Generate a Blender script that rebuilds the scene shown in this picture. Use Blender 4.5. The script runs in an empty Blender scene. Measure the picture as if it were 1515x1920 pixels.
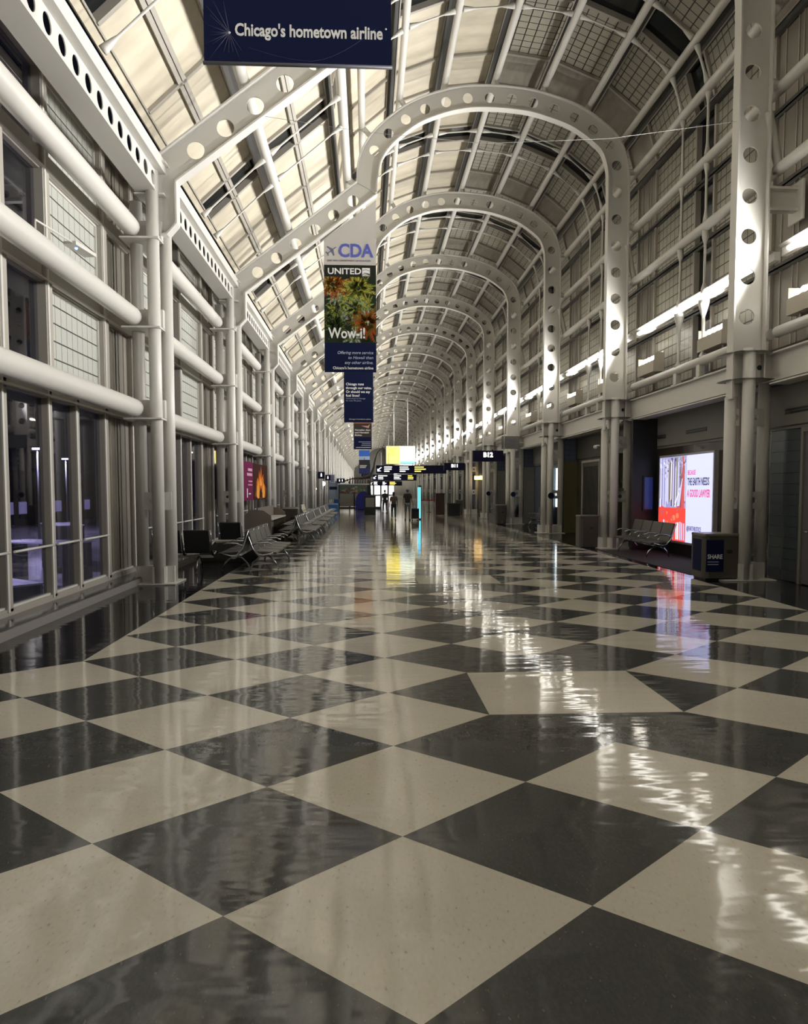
import bpy, bmesh, math, random
from mathutils import Vector, Matrix
random.seed(7)
PI = math.pi
S = bpy.context.scene
COL = S.collection

# ------------------------------------------------------------------ camera
CH = 1.8
F, PITCH, YAW, ROLL, CY = 1405.3, 0.0608, 0.0483, -0.00075, 1002.24
cam = bpy.data.cameras.new('camera'); camo = bpy.data.objects.new('camera', cam); COL.objects.link(camo)
fwd = Vector((math.sin(YAW) * math.cos(PITCH), math.cos(YAW) * math.cos(PITCH), -math.sin(PITCH)))
rt0 = Vector((math.cos(YAW), -math.sin(YAW), 0)); up0 = rt0.cross(fwd)
rt = rt0 * math.cos(ROLL) + up0 * math.sin(ROLL); up = -rt0 * math.sin(ROLL) + up0 * math.cos(ROLL)
m = Matrix((rt, up, -fwd)).transposed().to_4x4(); m.translation = (0, 0, CH)
camo.matrix_world = m
cam.sensor_fit = 'HORIZONTAL'; cam.sensor_width = 36; cam.lens = F / 1515 * 36
cam.shift_y = (CY - 960) / 1515; cam.clip_end = 600; cam.clip_start = 0.05
S.camera = camo
S.view_settings.view_transform = 'Standard'; S.view_settings.look = 'None'
S.view_settings.exposure = 1.28; S.view_settings.gamma = 1; S.view_settings.use_curve_mapping = False
S.cycles.use_denoising = True
S.cycles.max_bounces = 7; S.cycles.diffuse_bounces = 4; S.cycles.glossy_bounces = 4
S.cycles.transparent_max_bounces = 10; S.cycles.caustics_reflective = False; S.cycles.caustics_refractive = False
S.cycles.sample_clamp_indirect = 4
w = bpy.data.worlds.new('night'); S.world = w; w.use_nodes = True
w.node_tree.nodes['Background'].inputs[0].default_value = (0.02, 0.022, 0.035, 1)
w.node_tree.nodes['Background'].inputs[1].default_value = 0.08
FLOOD = 7.0      # emission strength of the floodlight lamps
BEAM = 165.0      # watts of each floodlight's upward beam
TUBE = 5.0        # emission strength of the fluorescent lamps

# bay rhythm
Y0, BAY = 14.5, 7.85
NMIN, NMAX = -3, 24
def YN(n): return Y0 + BAY * n

# ------------------------------------------------------------------ materials
MATS = {}
def mat(name, color=(.5, .5, .5), rough=.5, metal=0.0, emis=None, estr=0.0, spec=None, coat=0.0):
    if name in MATS: return MATS[name]
    m = bpy.data.materials.new(name); m.use_nodes = True
    b = m.node_tree.nodes['Principled BSDF']
    b.inputs['Base Color'].default_value = (*color, 1); b.inputs['Roughness'].default_value = rough
    b.inputs['Metallic'].default_value = metal
    if spec is not None: b.inputs['Specular IOR Level'].default_value = spec
    if coat: b.inputs['Coat Weight'].default_value = coat; b.inputs['Coat Roughness'].default_value = .08
    if emis: b.inputs['Emission Color'].default_value = (*emis, 1); b.inputs['Emission Strength'].default_value = estr
    MATS[name] = m
    return m
def nodes(m): return m.node_tree.nodes, m.node_tree.links, m.node_tree.nodes['Principled BSDF']
def math_node(N, L, op, a, b=None):
    n = N.new('ShaderNodeMath'); n.operation = op
    for i, v in enumerate((a, b)):
        if v is None: continue
        if isinstance(v, (int, float)): n.inputs[i].default_value = v
        else: L.new(v, n.inputs[i])
    return n.outputs[0]
def noise_color(m, c1, c2, scale=5, detail=3, stretch=(1, 1, 1), lo=.35, hi=.65):
    N, L, b = nodes(m)
    tc = N.new('ShaderNodeTexCoord'); mp = N.new('ShaderNodeMapping'); mp.inputs['Scale'].default_value = stretch
    nz = N.new('ShaderNodeTexNoise'); nz.inputs['Scale'].default_value = scale; nz.inputs['Detail'].default_value = detail
    cr = N.new('ShaderNodeValToRGB'); cr.color_ramp.elements[0].color = (*c1, 1); cr.color_ramp.elements[1].color = (*c2, 1)
    cr.color_ramp.elements[0].position = lo; cr.color_ramp.elements[1].position = hi
    L.new(tc.outputs['Object'], mp.inputs[0]); L.new(mp.outputs[0], nz.inputs['Vector']); L.new(nz.outputs[0], cr.inputs[0])
    L.new(cr.outputs[0], b.inputs['Base Color'])
    return m
def grid_mat(name, base, line, pu, pv, wu, wv, rough=.3):
    """lines at pitch pu / pv metres in UV space"""
    m = mat(name, base, rough); N, L, b = nodes(m)
    uv = N.new('ShaderNodeUVMap'); sp = N.new('ShaderNodeSeparateXYZ'); L.new(uv.outputs[0], sp.inputs[0])
    fu = math_node(N, L, 'FRACT', math_node(N, L, 'MULTIPLY', sp.outputs[0], 1 / pu)); fv = math_node(N, L, 'FRACT', math_node(N, L, 'MULTIPLY', sp.outputs[1], 1 / pv))
    a = math_node(N, L, 'LESS_THAN', fu, wu / pu); c = math_node(N, L, 'LESS_THAN', fv, wv / pv)
    mx = math_node(N, L, 'MAXIMUM', a, c)
    mix = N.new('ShaderNodeMix'); mix.data_type = 'RGBA'
    mix.inputs[6].default_value = (*base, 1); mix.inputs[7].default_value = (*line, 1)
    L.new(mx, mix.inputs[0]); L.new(mix.outputs[2], b.inputs['Base Color'])
    return m
def add_bump(m, scale, strength, dist=.02, stretch=(1, 1, 1), detail=2):
    N, L, b = nodes(m)
    tc = N.new('ShaderNodeTexCoord'); mp = N.new('ShaderNodeMapping'); mp.inputs['Scale'].default_value = stretch
    nz = N.new('ShaderNodeTexNoise'); nz.inputs['Scale'].default_value = scale; nz.inputs['Detail'].default_value = detail
    bp = N.new('ShaderNodeBump'); bp.inputs['Strength'].default_value = strength; bp.inputs['Distance'].default_value = dist
    L.new(tc.outputs['Object'], mp.inputs[0]); L.new(mp.outputs[0], nz.inputs['Vector']); L.new(nz.outputs[0], bp.inputs['Height'])
    L.new(bp.outputs[0], b.inputs['Normal'])
    return m
steel = mat('white_painted_steel', (.60, .585, .55), .38); add_bump(steel, 60, .05, .004)
steel_shade = steel
taupe = noise_color(mat('taupe_panel', rough=.5), (.20, .18, .15), (.26, .235, .195), 1.2, 2, (6, 1, 1))
cream = noise_color(mat('cream_translucent_panel', rough=.38), (.47, .425, .335), (.62, .565, .45), .8, 3, (1, 2.4, 1)); add_bump(cream, 1.1, .25, .06, (1, 2.2, 1), 1)
bronze = mat('grey_brown_mullion', (.36, .335, .295), .45)
darkgap = mat('black_gutter', (.018, .017, .016), .4)
fritL = grid_mat('fritted_glass_striped', (.46, .47, .43), (.035, .035, .035), .22, .27, .012, .022)
fritR = grid_mat('fritted_glass_gridded', (.36, .345, .285), (.015, .015, .014), .27, .27, .026, .030)
def glass(name, tint=(.6, .62, .66), rough=.0):
    m = bpy.data.materials.new(name); m.use_nodes = True; N, L = m.node_tree.nodes, m.node_tree.links
    N.clear(); o = N.new('ShaderNodeOutputMaterial'); t = N.new('ShaderNodeBsdfTransparent'); g = N.new('ShaderNodeBsdfGlossy')
    t.inputs[0].default_value = (*tint, 1); g.inputs['Roughness'].default_value = rough; g.inputs[0].default_value = (.9, .9, 1, 1)
    lw = N.new('ShaderNodeLayerWeight'); lw.inputs[0].default_value = .5; mx = N.new('ShaderNodeMixShader')
    L.new(math_node(N, L, 'ADD', math_node(N, L, 'MULTIPLY', math_node(N, L, 'POWER', lw.outputs['Facing'], 4.0), .9), .05), mx.inputs[0]); L.new(t.outputs[0], mx.inputs[1]); L.new(g.outputs[0], mx.inputs[2]); L.new(mx.outputs[0], o.inputs[0])
    MATS[name] = m; return m
pane_glass = glass('night_window_glass', (.78, .78, .84))
sky_glass = mat('dark_skylight_glass', (.010, .012, .013), .12, spec=.35)
def floor_mat(name, c1, c2, speck):
    m = mat(name, c1, .09); N, L, b = nodes(m)
    tc = N.new('ShaderNodeTexCoord')
    mp = N.new('ShaderNodeMapping'); mp.inputs['Scale'].default_value = (60, 26, 1); mp.inputs['Rotation'].default_value = (0, 0, .3)
    n1 = N.new('ShaderNodeTexNoise'); n1.inputs['Scale'].default_value = 1; n1.inputs['Detail'].default_value = 3
    n2 = N.new('ShaderNodeTexNoise'); n2.inputs['Scale'].default_value = .7; n2.inputs['Detail'].default_value = 3
    L.new(tc.outputs['Object'], mp.inputs[0]); L.new(mp.outputs[0], n1.inputs['Vector']); L.new(tc.outputs['Object'], n2.inputs['Vector'])
    cr = N.new('ShaderNodeValToRGB'); e = cr.color_ramp.elements
    e[0].color = (*speck, 1); e[0].position = .26; e[1].color = (*c1, 1); e[1].position = .36
    x = e.new(.8); x.color = (*c2, 1)
    L.new(n1.outputs[0], cr.inputs[0])
    mix = N.new('ShaderNodeMix'); mix.data_type = 'RGBA'; mix.blend_type = 'MULTIPLY'; mix.inputs[0].default_value = 1
    c3 = N.new('ShaderNodeValToRGB'); c3.color_ramp.elements[0].color = (.82, .82, .82, 1); c3.color_ramp.elements[1].color = (1, 1, 1, 1)
    c3.color_ramp.elements[0].position = .3; c3.color_ramp.elements[1].position = .7
    L.new(n2.outputs[0], c3.inputs[0]); L.new(cr.outputs[0], mix.inputs[6]); L.new(c3.outputs[0], mix.inputs[7]); L.new(mix.outputs[2], b.inputs['Base Color'])
    # polished wax waviness
    mp2 = N.new('ShaderNodeMapping'); mp2.inputs['Scale'].default_value = (1.3, 4.8, 1)
    n3 = N.new('ShaderNodeTexNoise'); n3.inputs['Scale'].default_value = 1.0; n3.inputs['Detail'].default_value = 2; n3.inputs['Roughness'].default_value = .5
    bp = N.new('ShaderNodeBump'); bp.inputs['Strength'].default_value = .13; bp.inputs['Distance'].default_value = .03
    L.new(tc.outputs['Object'], mp2.inputs[0]); L.new(mp2.outputs[0], n3.inputs['Vector']); L.new(n3.outputs[0], bp.inputs['Height']); L.new(bp.outputs[0], b.inputs['Normal'])
    cr4 = N.new('ShaderNodeMapRange'); cr4.inputs[3].default_value = .035; cr4.inputs[4].default_value = .095
    L.new(n2.outputs[0], cr4.inputs[0]); L.new(cr4.outputs[0], b.inputs['Roughness'])
    b.inputs['Specular IOR Level'].default_value = .42
    return m
fl_light = floor_mat('cream_terrazzo_tile', (.70, .65, .55), (.76, .71, .60), (.48, .42, .34))
fl_dark = floor_mat('charcoal_terrazzo_tile', (.078, .080, .076), (.108, .108, .10), (.18, .18, .16))
fl_border = floor_mat('black_granite_border', (.016, .016, .018), (.024, .024, .026), (.03, .03, .03))
chrome = mat('chrome', (.42, .43, .45), .24, 1.0)
blackvinyl = mat('black_vinyl', (.018, .018, .02), .42)
seatgrey = mat('grey_vinyl', (.075, .07, .06), .42)
navy = mat('navy_banner_cloth', (.005, .009, .042), .7, spec=.12); navy2 = mat('navy_sign', (.007, .007, .035), .4, spec=.2)
whitec = mat('white_print', (.75, .75, .74), .5)
lit_white = mat('lit_white_lettering', (.8, .8, .8), .4, emis=(1, 1, .95), estr=.8)
lit_yellow = mat('lit_yellow_lettering', (.8, .7, .2), .4, emis=(1, .8, .15), estr=.7)
lamp_white = mat('fluorescent_lamp', (1, 1, 1), .3, emis=(1, .98, .93), estr=TUBE)
lamp_flood = mat('flood_lamp', (1, 1, 1), .3, emis=(1, .93, .80), estr=FLOOD)
wallgrey = mat('grey_painted_wall', (.16, .155, .14), .6)
header_dark = mat('dark_brown_header', (.05, .045, .035), .5)
black = mat('black_paint', (.012, .012, .013), .45)
teal = grid_mat('teal_tile_wall', (.055, .068, .078), (.015, .018, .022), .6, .21, .012, .01, .2)
bluetile = grid_mat('blue_tile_wall', (.085, .10, .15), (.03, .035, .055), .21, .21, .01, .01, .18)
lilac = mat('lilac_grey_door', (.11, .105, .12), .4)
binmat = mat('grey_brown_bin', (.06, .052, .042), .38)

# ------------------------------------------------------------------ mesh builder
class MB:
    def __init__(s): s.v = []; s.f = []; s.m = []; s.uv = []; s.sm = []
    def quad(s, a, b, c, d, mi=0, uv=None, sm=False):
        i = len(s.v); s.v += [a, b, c, d]; s.f.append((i, i + 1, i + 2, i + 3)); s.m.append(mi); s.sm.append(sm)
        s.uv.append(uv or [(0, 0)] * 4)
    def poly(s, pts, mi=0):
        i = len(s.v); s.v += pts; s.f.append(tuple(range(i, i + len(pts)))); s.m.append(mi); s.sm.append(False)
        s.uv.append([(p[0], p[1]) for p in pts])
    def box(s, x0, x1, y0, y1, z0, z1, mi=0, rot=None, org=None):
        c = [Vector((x, y, z)) for x in (x0, x1) for y in (y0, y1) for z in (z0, z1)]
        if rot is not None:
            o = Vector(org) if org else Vector(((x0 + x1) / 2, (y0 + y1) / 2, (z0 + z1) / 2))
            c = [o + rot @ (p - o) for p in c]
        i = len(s.v); s.v += [tuple(p) for p in c]
        for q in ((0, 1, 3, 2), (4, 6, 7, 5), (0, 4, 5, 1), (2, 3, 7, 6), (0, 2, 6, 4), (1, 5, 7, 3)):
            s.f.append(tuple(i + k for k in q)); s.m.append(mi); s.sm.append(False)
            pts = [c[k] for k in q]
            n = (pts[1] - pts[0]).cross(pts[2] - pts[0])
            ax = max(range(3), key=lambda k: abs(n[k]))
            s.uv.append([((p.y, p.z) if ax == 0 else (p.x, p.z) if ax == 1 else (p.x, p.y)) for p in pts])
    def tube(s, path, r, seg=12, mi=0, caps=True, r2=None, flat=None):
        """swept tube along path (list of points); r may be a list"""
        P = [Vector(p) for p in path]; n = len(P); rs = r if isinstance(r, (list, tuple)) else [r] * n
        base = len(s.v); prev = None
        for k in range(n):
            t = (P[min(k + 1, n - 1)] - P[max(k - 1, 0)]).normalized()
            if prev is None:
                ref = Vector((0, 0, 1)) if abs(t.z) < .9 else Vector((1, 0, 0))
                u = t.cross(ref).normalized()
            else: u = (prev - t * prev.dot(t)).normalized()
            prev = u; v = t.cross(u)
            for j in range(seg):
                a = 2 * PI * j / seg
                s.v.append(tuple(P[k] + (u * math.cos(a) + v * math.sin(a) * (flat or 1)) * rs[k]))
        for k in range(n - 1):
            for j in range(seg):
                a = base + k * seg + j; b = base + k * seg + (j + 1) % seg
                s.f.append((a, b, b + seg, a + seg)); s.m.append(mi); s.sm.append(True); s.uv.append([(0, 0)] * 4)
        if caps:
            for k, rev in ((0, True), (n - 1, False)):
                idx = [base + k * seg + j for j in range(seg)]
                if rev: idx = idx[::-1]
                s.f.append(tuple(idx)); s.m.append(mi); s.sm.append(False); s.uv.append([(0, 0)] * seg)
    def ball(s, c, r, mi=0, seg=12, rings=8, sc=(1, 1, 1)):
        path = []; rs = []
        b = len(s.v)
        for i in range(rings + 1):
            th = PI * i / rings
            for j in range(seg):
                a = 2 * PI * j / seg
                s.v.append((c[0] + sc[0] * r * math.sin(th) * math.cos(a), c[1] + sc[1] * r * math.sin(th) * math.sin(a), c[2] + sc[2] * r * math.cos(th)))
        for i in range(rings):
            for j in range(seg):
                a0 = b + i * seg + j; a1 = b + i * seg + (j + 1) % seg
                s.f.append((a0, a0 + seg, a1 + seg, a1)); s.m.append(mi); s.sm.append(True); s.uv.append([(0, 0)] * 4)
    def ribbon(s, pts, y0, y1, th, mi=0, sm=True):
        """plate following an (x,z) polyline, width y0..y1, thickness th centred"""
        n = len(pts); off = []
        for k in range(n):
            a = pts[max(k - 1, 0)]; b = pts[min(k + 1, n - 1)]
            d = Vector((b[0] - a[0], b[1] - a[1])).normalized(); off.append((-d.y * th / 2, d.x * th / 2))
        def P(k, sgn, y): return (pts[k][0] + sgn * off[k][0], y, pts[k][1] + sgn * off[k][1])
        for k in range(n - 1):
            s.quad(P(k, 1, y0), P(k + 1, 1, y0), P(k + 1, 1, y1), P(k, 1, y1), mi, sm=False)
            s.quad(P(k, -1, y1), P(k + 1, -1, y1), P(k + 1, -1, y0), P(k, -1, y0), mi, sm=False)
            s.quad(P(k, -1, y0), P(k + 1, -1, y0), P(k + 1, 1, y0), P(k, 1, y0), mi)
            s.quad(P(k, 1, y1), P(k + 1, 1, y1), P(k + 1, -1, y1), P(k, -1, y1), mi)
        for k in (0, n - 1):
            s.quad(P(k, -1, y0), P(k, 1, y0), P(k, 1, y1), P(k, -1, y1), mi)
    def mesh(s, name, mats):
        me = bpy.data.meshes.new(name); me.from_pydata(s.v, [], s.f)
        for mm in (mats if isinstance(mats, (list, tuple)) else [mats]): me.materials.append(mm)
        for p, mi, sm in zip(me.polygons, s.m, s.sm): p.material_index = mi; p.use_smooth = sm
        ul = me.uv_layers.new(name='UVMap'); flat = [c for q in s.uv for uvp in q for c in uvp]
        ul.data.foreach_set('uv', flat); me.update()
        return me
    def build(s, name, mats, parent=None, loc=None):
        return link(name, s.mesh(name, mats), parent, loc)
def link(name, data, parent=None, loc=None):
    o = bpy.data.objects.new(name, data); COL.objects.link(o)
    if parent is not None: o.parent = parent
    if loc is not None: o.location = loc
    return o
def thing(name, label, cat, loc=(0, 0, 0), rz=0, group=None):
    o = bpy.data.objects.new(name, None); COL.objects.link(o); o.location = loc; o.rotation_euler = (0, 0, rz)
    o.empty_display_size = .2
    tag(o, label, cat, group); return o
def tag(o, label, cat, group=None):
    o['label'] = label; o['category'] = cat
    if group: o['group'] = group
    return o
def struct(o, label=None):
    o['kind'] = 'structure'
    if label: o['label'] = label
    return o
KIDS = {}
def children(o):
    return [c for c in bpy.data.objects if c.parent == o]
def copy_tree(o, parent=None, tree=None):
    c = o.copy(); COL.objects.link(c)
    if parent is not None: c.parent = parent
    for ch, sub in (tree if tree is not None else tree_of(o)): copy_tree(ch, c, sub)
    return c
def tree_of(o): return [(ch, tree_of(ch)) for ch in children(o)]
ORD = ['first', 'second', 'third', 'fourth', 'fifth', 'sixth', 'seventh', 'eighth', 'ninth', 'tenth', 'eleventh', 'twelfth', 'thirteenth', 'fourteenth', 'fifteenth', 'sixteenth', 'seventeenth', 'eighteenth', 'nineteenth', 'twentieth', 'twenty-first', 'twenty-second', 'twenty-third', 'twenty-fourth', 'twenty-fifth', 'twenty-sixth', 'twenty-seventh', 'twenty-eighth']
def circle(cx, cz, r, n=20): return [(cx + r * math.cos(2 * PI * k / n), cz + r * math.sin(2 * PI * k / n)) for k in range(n)]
def plate(name, outer, holes, th, mats, parent=None, plane='XZ', at=0.0, smooth=False):
    """flat plate with real holes: outline in 2-D, thickness th, in XZ (at = y) or YZ (at = x)"""
    cu = bpy.data.curves.new(name, 'CURVE'); cu.dimensions = '2D'; cu.fill_mode = 'BOTH'; cu.extrude = th / 2
    for ring in [outer] + holes:
        sp = cu.splines.new('POLY'); sp.points.add(len(ring) - 1)
        for p, q in zip(sp.points, ring): p.co = (q[0], q[1], 0, 1)
        sp.use_cyclic_u = True
    t = bpy.data.objects.new('tmp', cu); COL.objects.link(t)
    dg = bpy.context.evaluated_depsgraph_get(); dg.update()
    me = bpy.data.meshes.new_from_object(t.evaluated_get(dg)); bpy.data.objects.remove(t); bpy.data.curves.remove(cu)
    me.name = name
    for v in me.vertices:
        x, y, z = v.co
        v.co = (x, at + z, y) if plane == 'XZ' else (at + z, x, y)
    me.materials.clear(); me.materials.append(mats); me.update()
    return link(name, me, parent)
def text(s, size, name, m, parent, loc, rot=(PI / 2, 0, 0), align='LEFT', sx=1.0, off=0.0, shear=0.0, ext=.002):
    cu = bpy.data.curves.new(name, 'FONT'); cu.body = s; cu.size = size; cu.align_x = align; cu.offset = off; cu.extrude = ext; cu.shear = shear
    cu.resolution_u = 3
    t = bpy.data.objects.new('tmp', cu); COL.objects.link(t); dg = bpy.context.evaluated_depsgraph_get(); dg.update()
    me = bpy.data.meshes.new_from_object(t.evaluated_get(dg)); bpy.data.objects.remove(t); bpy.data.curves.remove(cu)
    for v in me.vertices: v.co.x *= sx
    me.materials.clear(); me.materials.append(m); me.name = name
    o = link(name, me, parent, loc); o.rotation_euler = rot
    return o

# ------------------------------------------------------------------ floor
HX, HY, OX, OY = .7904, .6876, .174, 2.407
def V(i, j): return (OX + (i - j) * HX, OY + (i + j) * HY, 0.0)
XL, XR = OX - 4 * HX, OX + 8 * HX
YEND = YN(NMAX) + 3
tm = MB()
def clip(poly, inside, inter):
    out = []
    for k in range(len(poly)):
        a, b = poly[k - 1], poly[k]
        if inside(b):
            if not inside(a): out.append(inter(a, b))
            out.append(b)
        elif inside(a): out.append(inter(a, b))
    return out
def clipx(poly, x, keep_gt):
    ins = (lambda p: p[0] >= x - 1e-6) if keep_gt else (lambda p: p[0] <= x + 1e-6)
    def it(a, b):
        t = (x - a[0]) / (b[0] - a[0]); return (x, a[1] + t * (b[1] - a[1]), 0.0)
    return clip(poly, ins, it)
def clipy(poly, y, keep_gt):
    ins = (lambda p: p[1] >= y - 1e-6) if keep_gt else (lambda p: p[1] <= y + 1e-6)
    def it(a, b):
        t = (y - a[1]) / (b[1] - a[1]); return (a[0] + t * (b[0] - a[0]), y, 0.0)
    return clip(poly, ins, it)
RECT_ROWS = [5 + 12 * k for k in range(-1, 16)]
for sm_ in range(-12, int((YEND - OY) / HY) + 2):          # i + j
    for df in range(-16, 20):                              # i - j
        if (sm_ + df) % 2: continue
        i, j = (sm_ + df) // 2, (sm_ - df) // 2
        q = [V(i, j), V(i + 1, j), V(i + 1, j + 1), V(i, j + 1)]
        light = (i + j) % 2 == 0
        cyq = sm_ + 1
        wl = df < -4 or (df == -4)
        if df >= -3 and df <= 7: pass
        y_c = OY + (sm_ + 1) * HY
        left_lim = XL if OY + sm_ * HY > 7.2 else -4.34
        right_lim = XR if OY + sm_ * HY > 10.2 else 8.2
        if left_lim < XL and y_c > 7.0:
            left_lim = XL if df <= -6 and sm_ > 7 else left_lim
        p = clipx(q, left_lim, True)
        p = clipx(p, right_lim, False) if p else p
        if len(p) < 3: continue
        # cream square set straight into the diagonal pattern
        done = False
        for r0 in RECT_ROWS:
            x0, x1, ya, yb = OX + HX, OX + 3 * HX, OY + r0 * HY, OY + (r0 + 2) * HY
            if (df, sm_) in ((2, r0 - 1), (1, r0), (3, r0), (2, r0 + 1)):
                a = p
                outs = {(2, r0 - 1): (clipy(a, ya, False), clipy(a, ya, True)), (2, r0 + 1): (clipy(a, yb, True), clipy(a, yb, False)),
                        (1, r0): (clipx(a, x0, False), clipx(a, x0, True)), (3, r0): (clipx(a, x1, True), clipx(a, x1, False))}[(df, sm_)]
                tm.poly(outs[0], 1); tm.poly(outs[1], 0); done = True
        if not done: tm.poly(p, 0 if light else 1)
fl = MB()
# border: black granite strips beside the chequer, just below it
fl.box(-4.36, 9.6, -12, YEND, -.12, -.004, 0)
fo = fl.build('floor', fl_border); struct(fo, 'black granite border of the polished floor')
to = tm.build('floor', [fl_light, fl_dark]); struct(to, 'cream and charcoal diagonal chequered polished floor')
cp = MB(); cp.box(6.75, 8.5, 15.3, 21.6, -.003, .004, 0)
struct(cp.build('floor', mat('dark_carpet', (.022, .020, .024), .9)), 'dark carpet of the seating niche on the right')

# ------------------------------------------------------------------ frame prototype (local y = 0 at the web)
def catmull(pts, n=5):
    out = []
    for k in range(len(pts) - 1):
        p0, p1, p2, p3 = pts[max(k - 1, 0)], pts[k], pts[k + 1], pts[min(k + 2, len(pts) - 1)]
        for s in range(n):
            t = s / n
            out.append(tuple(.5 * ((2 * p1[c]) + (-p0[c] + p2[c]) * t + (2 * p0[c] - 5 * p1[c] + 4 * p2[c] - p3[c]) * t * t + (-p0[c] + 3 * p1[c] - 3 * p2[c] + p3[c]) * t ** 3) for c in (0, 1)))
    out.append(pts[-1]); return out
OUT = catmull([(7.71, 9.0), (7.71, 10.6), (7.66, 11.35), (7.42, 11.98), (6.98, 12.43), (6.19, 12.93), (5.16, 13.27), (4.37, 13.40), (3.44, 13.44), (2.70, 13.38), (1.98, 13.20), (1.25, 12.90), (.66, 12.49), (.20, 12.06), (-.10, 11.62), (-.25, 11.15), (-.28, 10.66)])
OUT = [(7.71, 3.9)] + OUT
DEP = .62
def offset(pts, d):
    res = []
    for k in range(len(pts)):
        a = pts[max(k - 1, 0)]; b = pts[min(k + 1, len(pts) - 1)]
        t = Vector((b[0] - a[0], b[1] - a[1])).normalized()
        res.append((pts[k][0] - t.y * d, pts[k][1] + t.x * d))
    return res
INN = offset(OUT, DEP); MIDL = offset(OUT, DEP / 2)
INN[-1] = (.30, 10.33); INN[-2] = (.31, 10.75)
def along(pts, step, start):
    out = []; d = -start
    acc = 0; nxt = start
    for k in range(len(pts) - 1):
        a, b = pts[k], pts[k + 1]; L_ = math.dist(a, b)
        while nxt <= acc + L_:
            t = (nxt - acc) / L_; out.append((a[0] + t * (b[0] - a[0]), a[1] + t * (b[1] - a[1]))); nxt += step
        acc += L_
    return out
GUP = [(-.28, 10.66), (-3.80, 7.97)]; GLO = [(.30, 10.33), (-3.42, 7.54)]
FOOT = [(-3.52, 7.46), (-3.52, 6.72), (-3.70, 6.52)]
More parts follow.
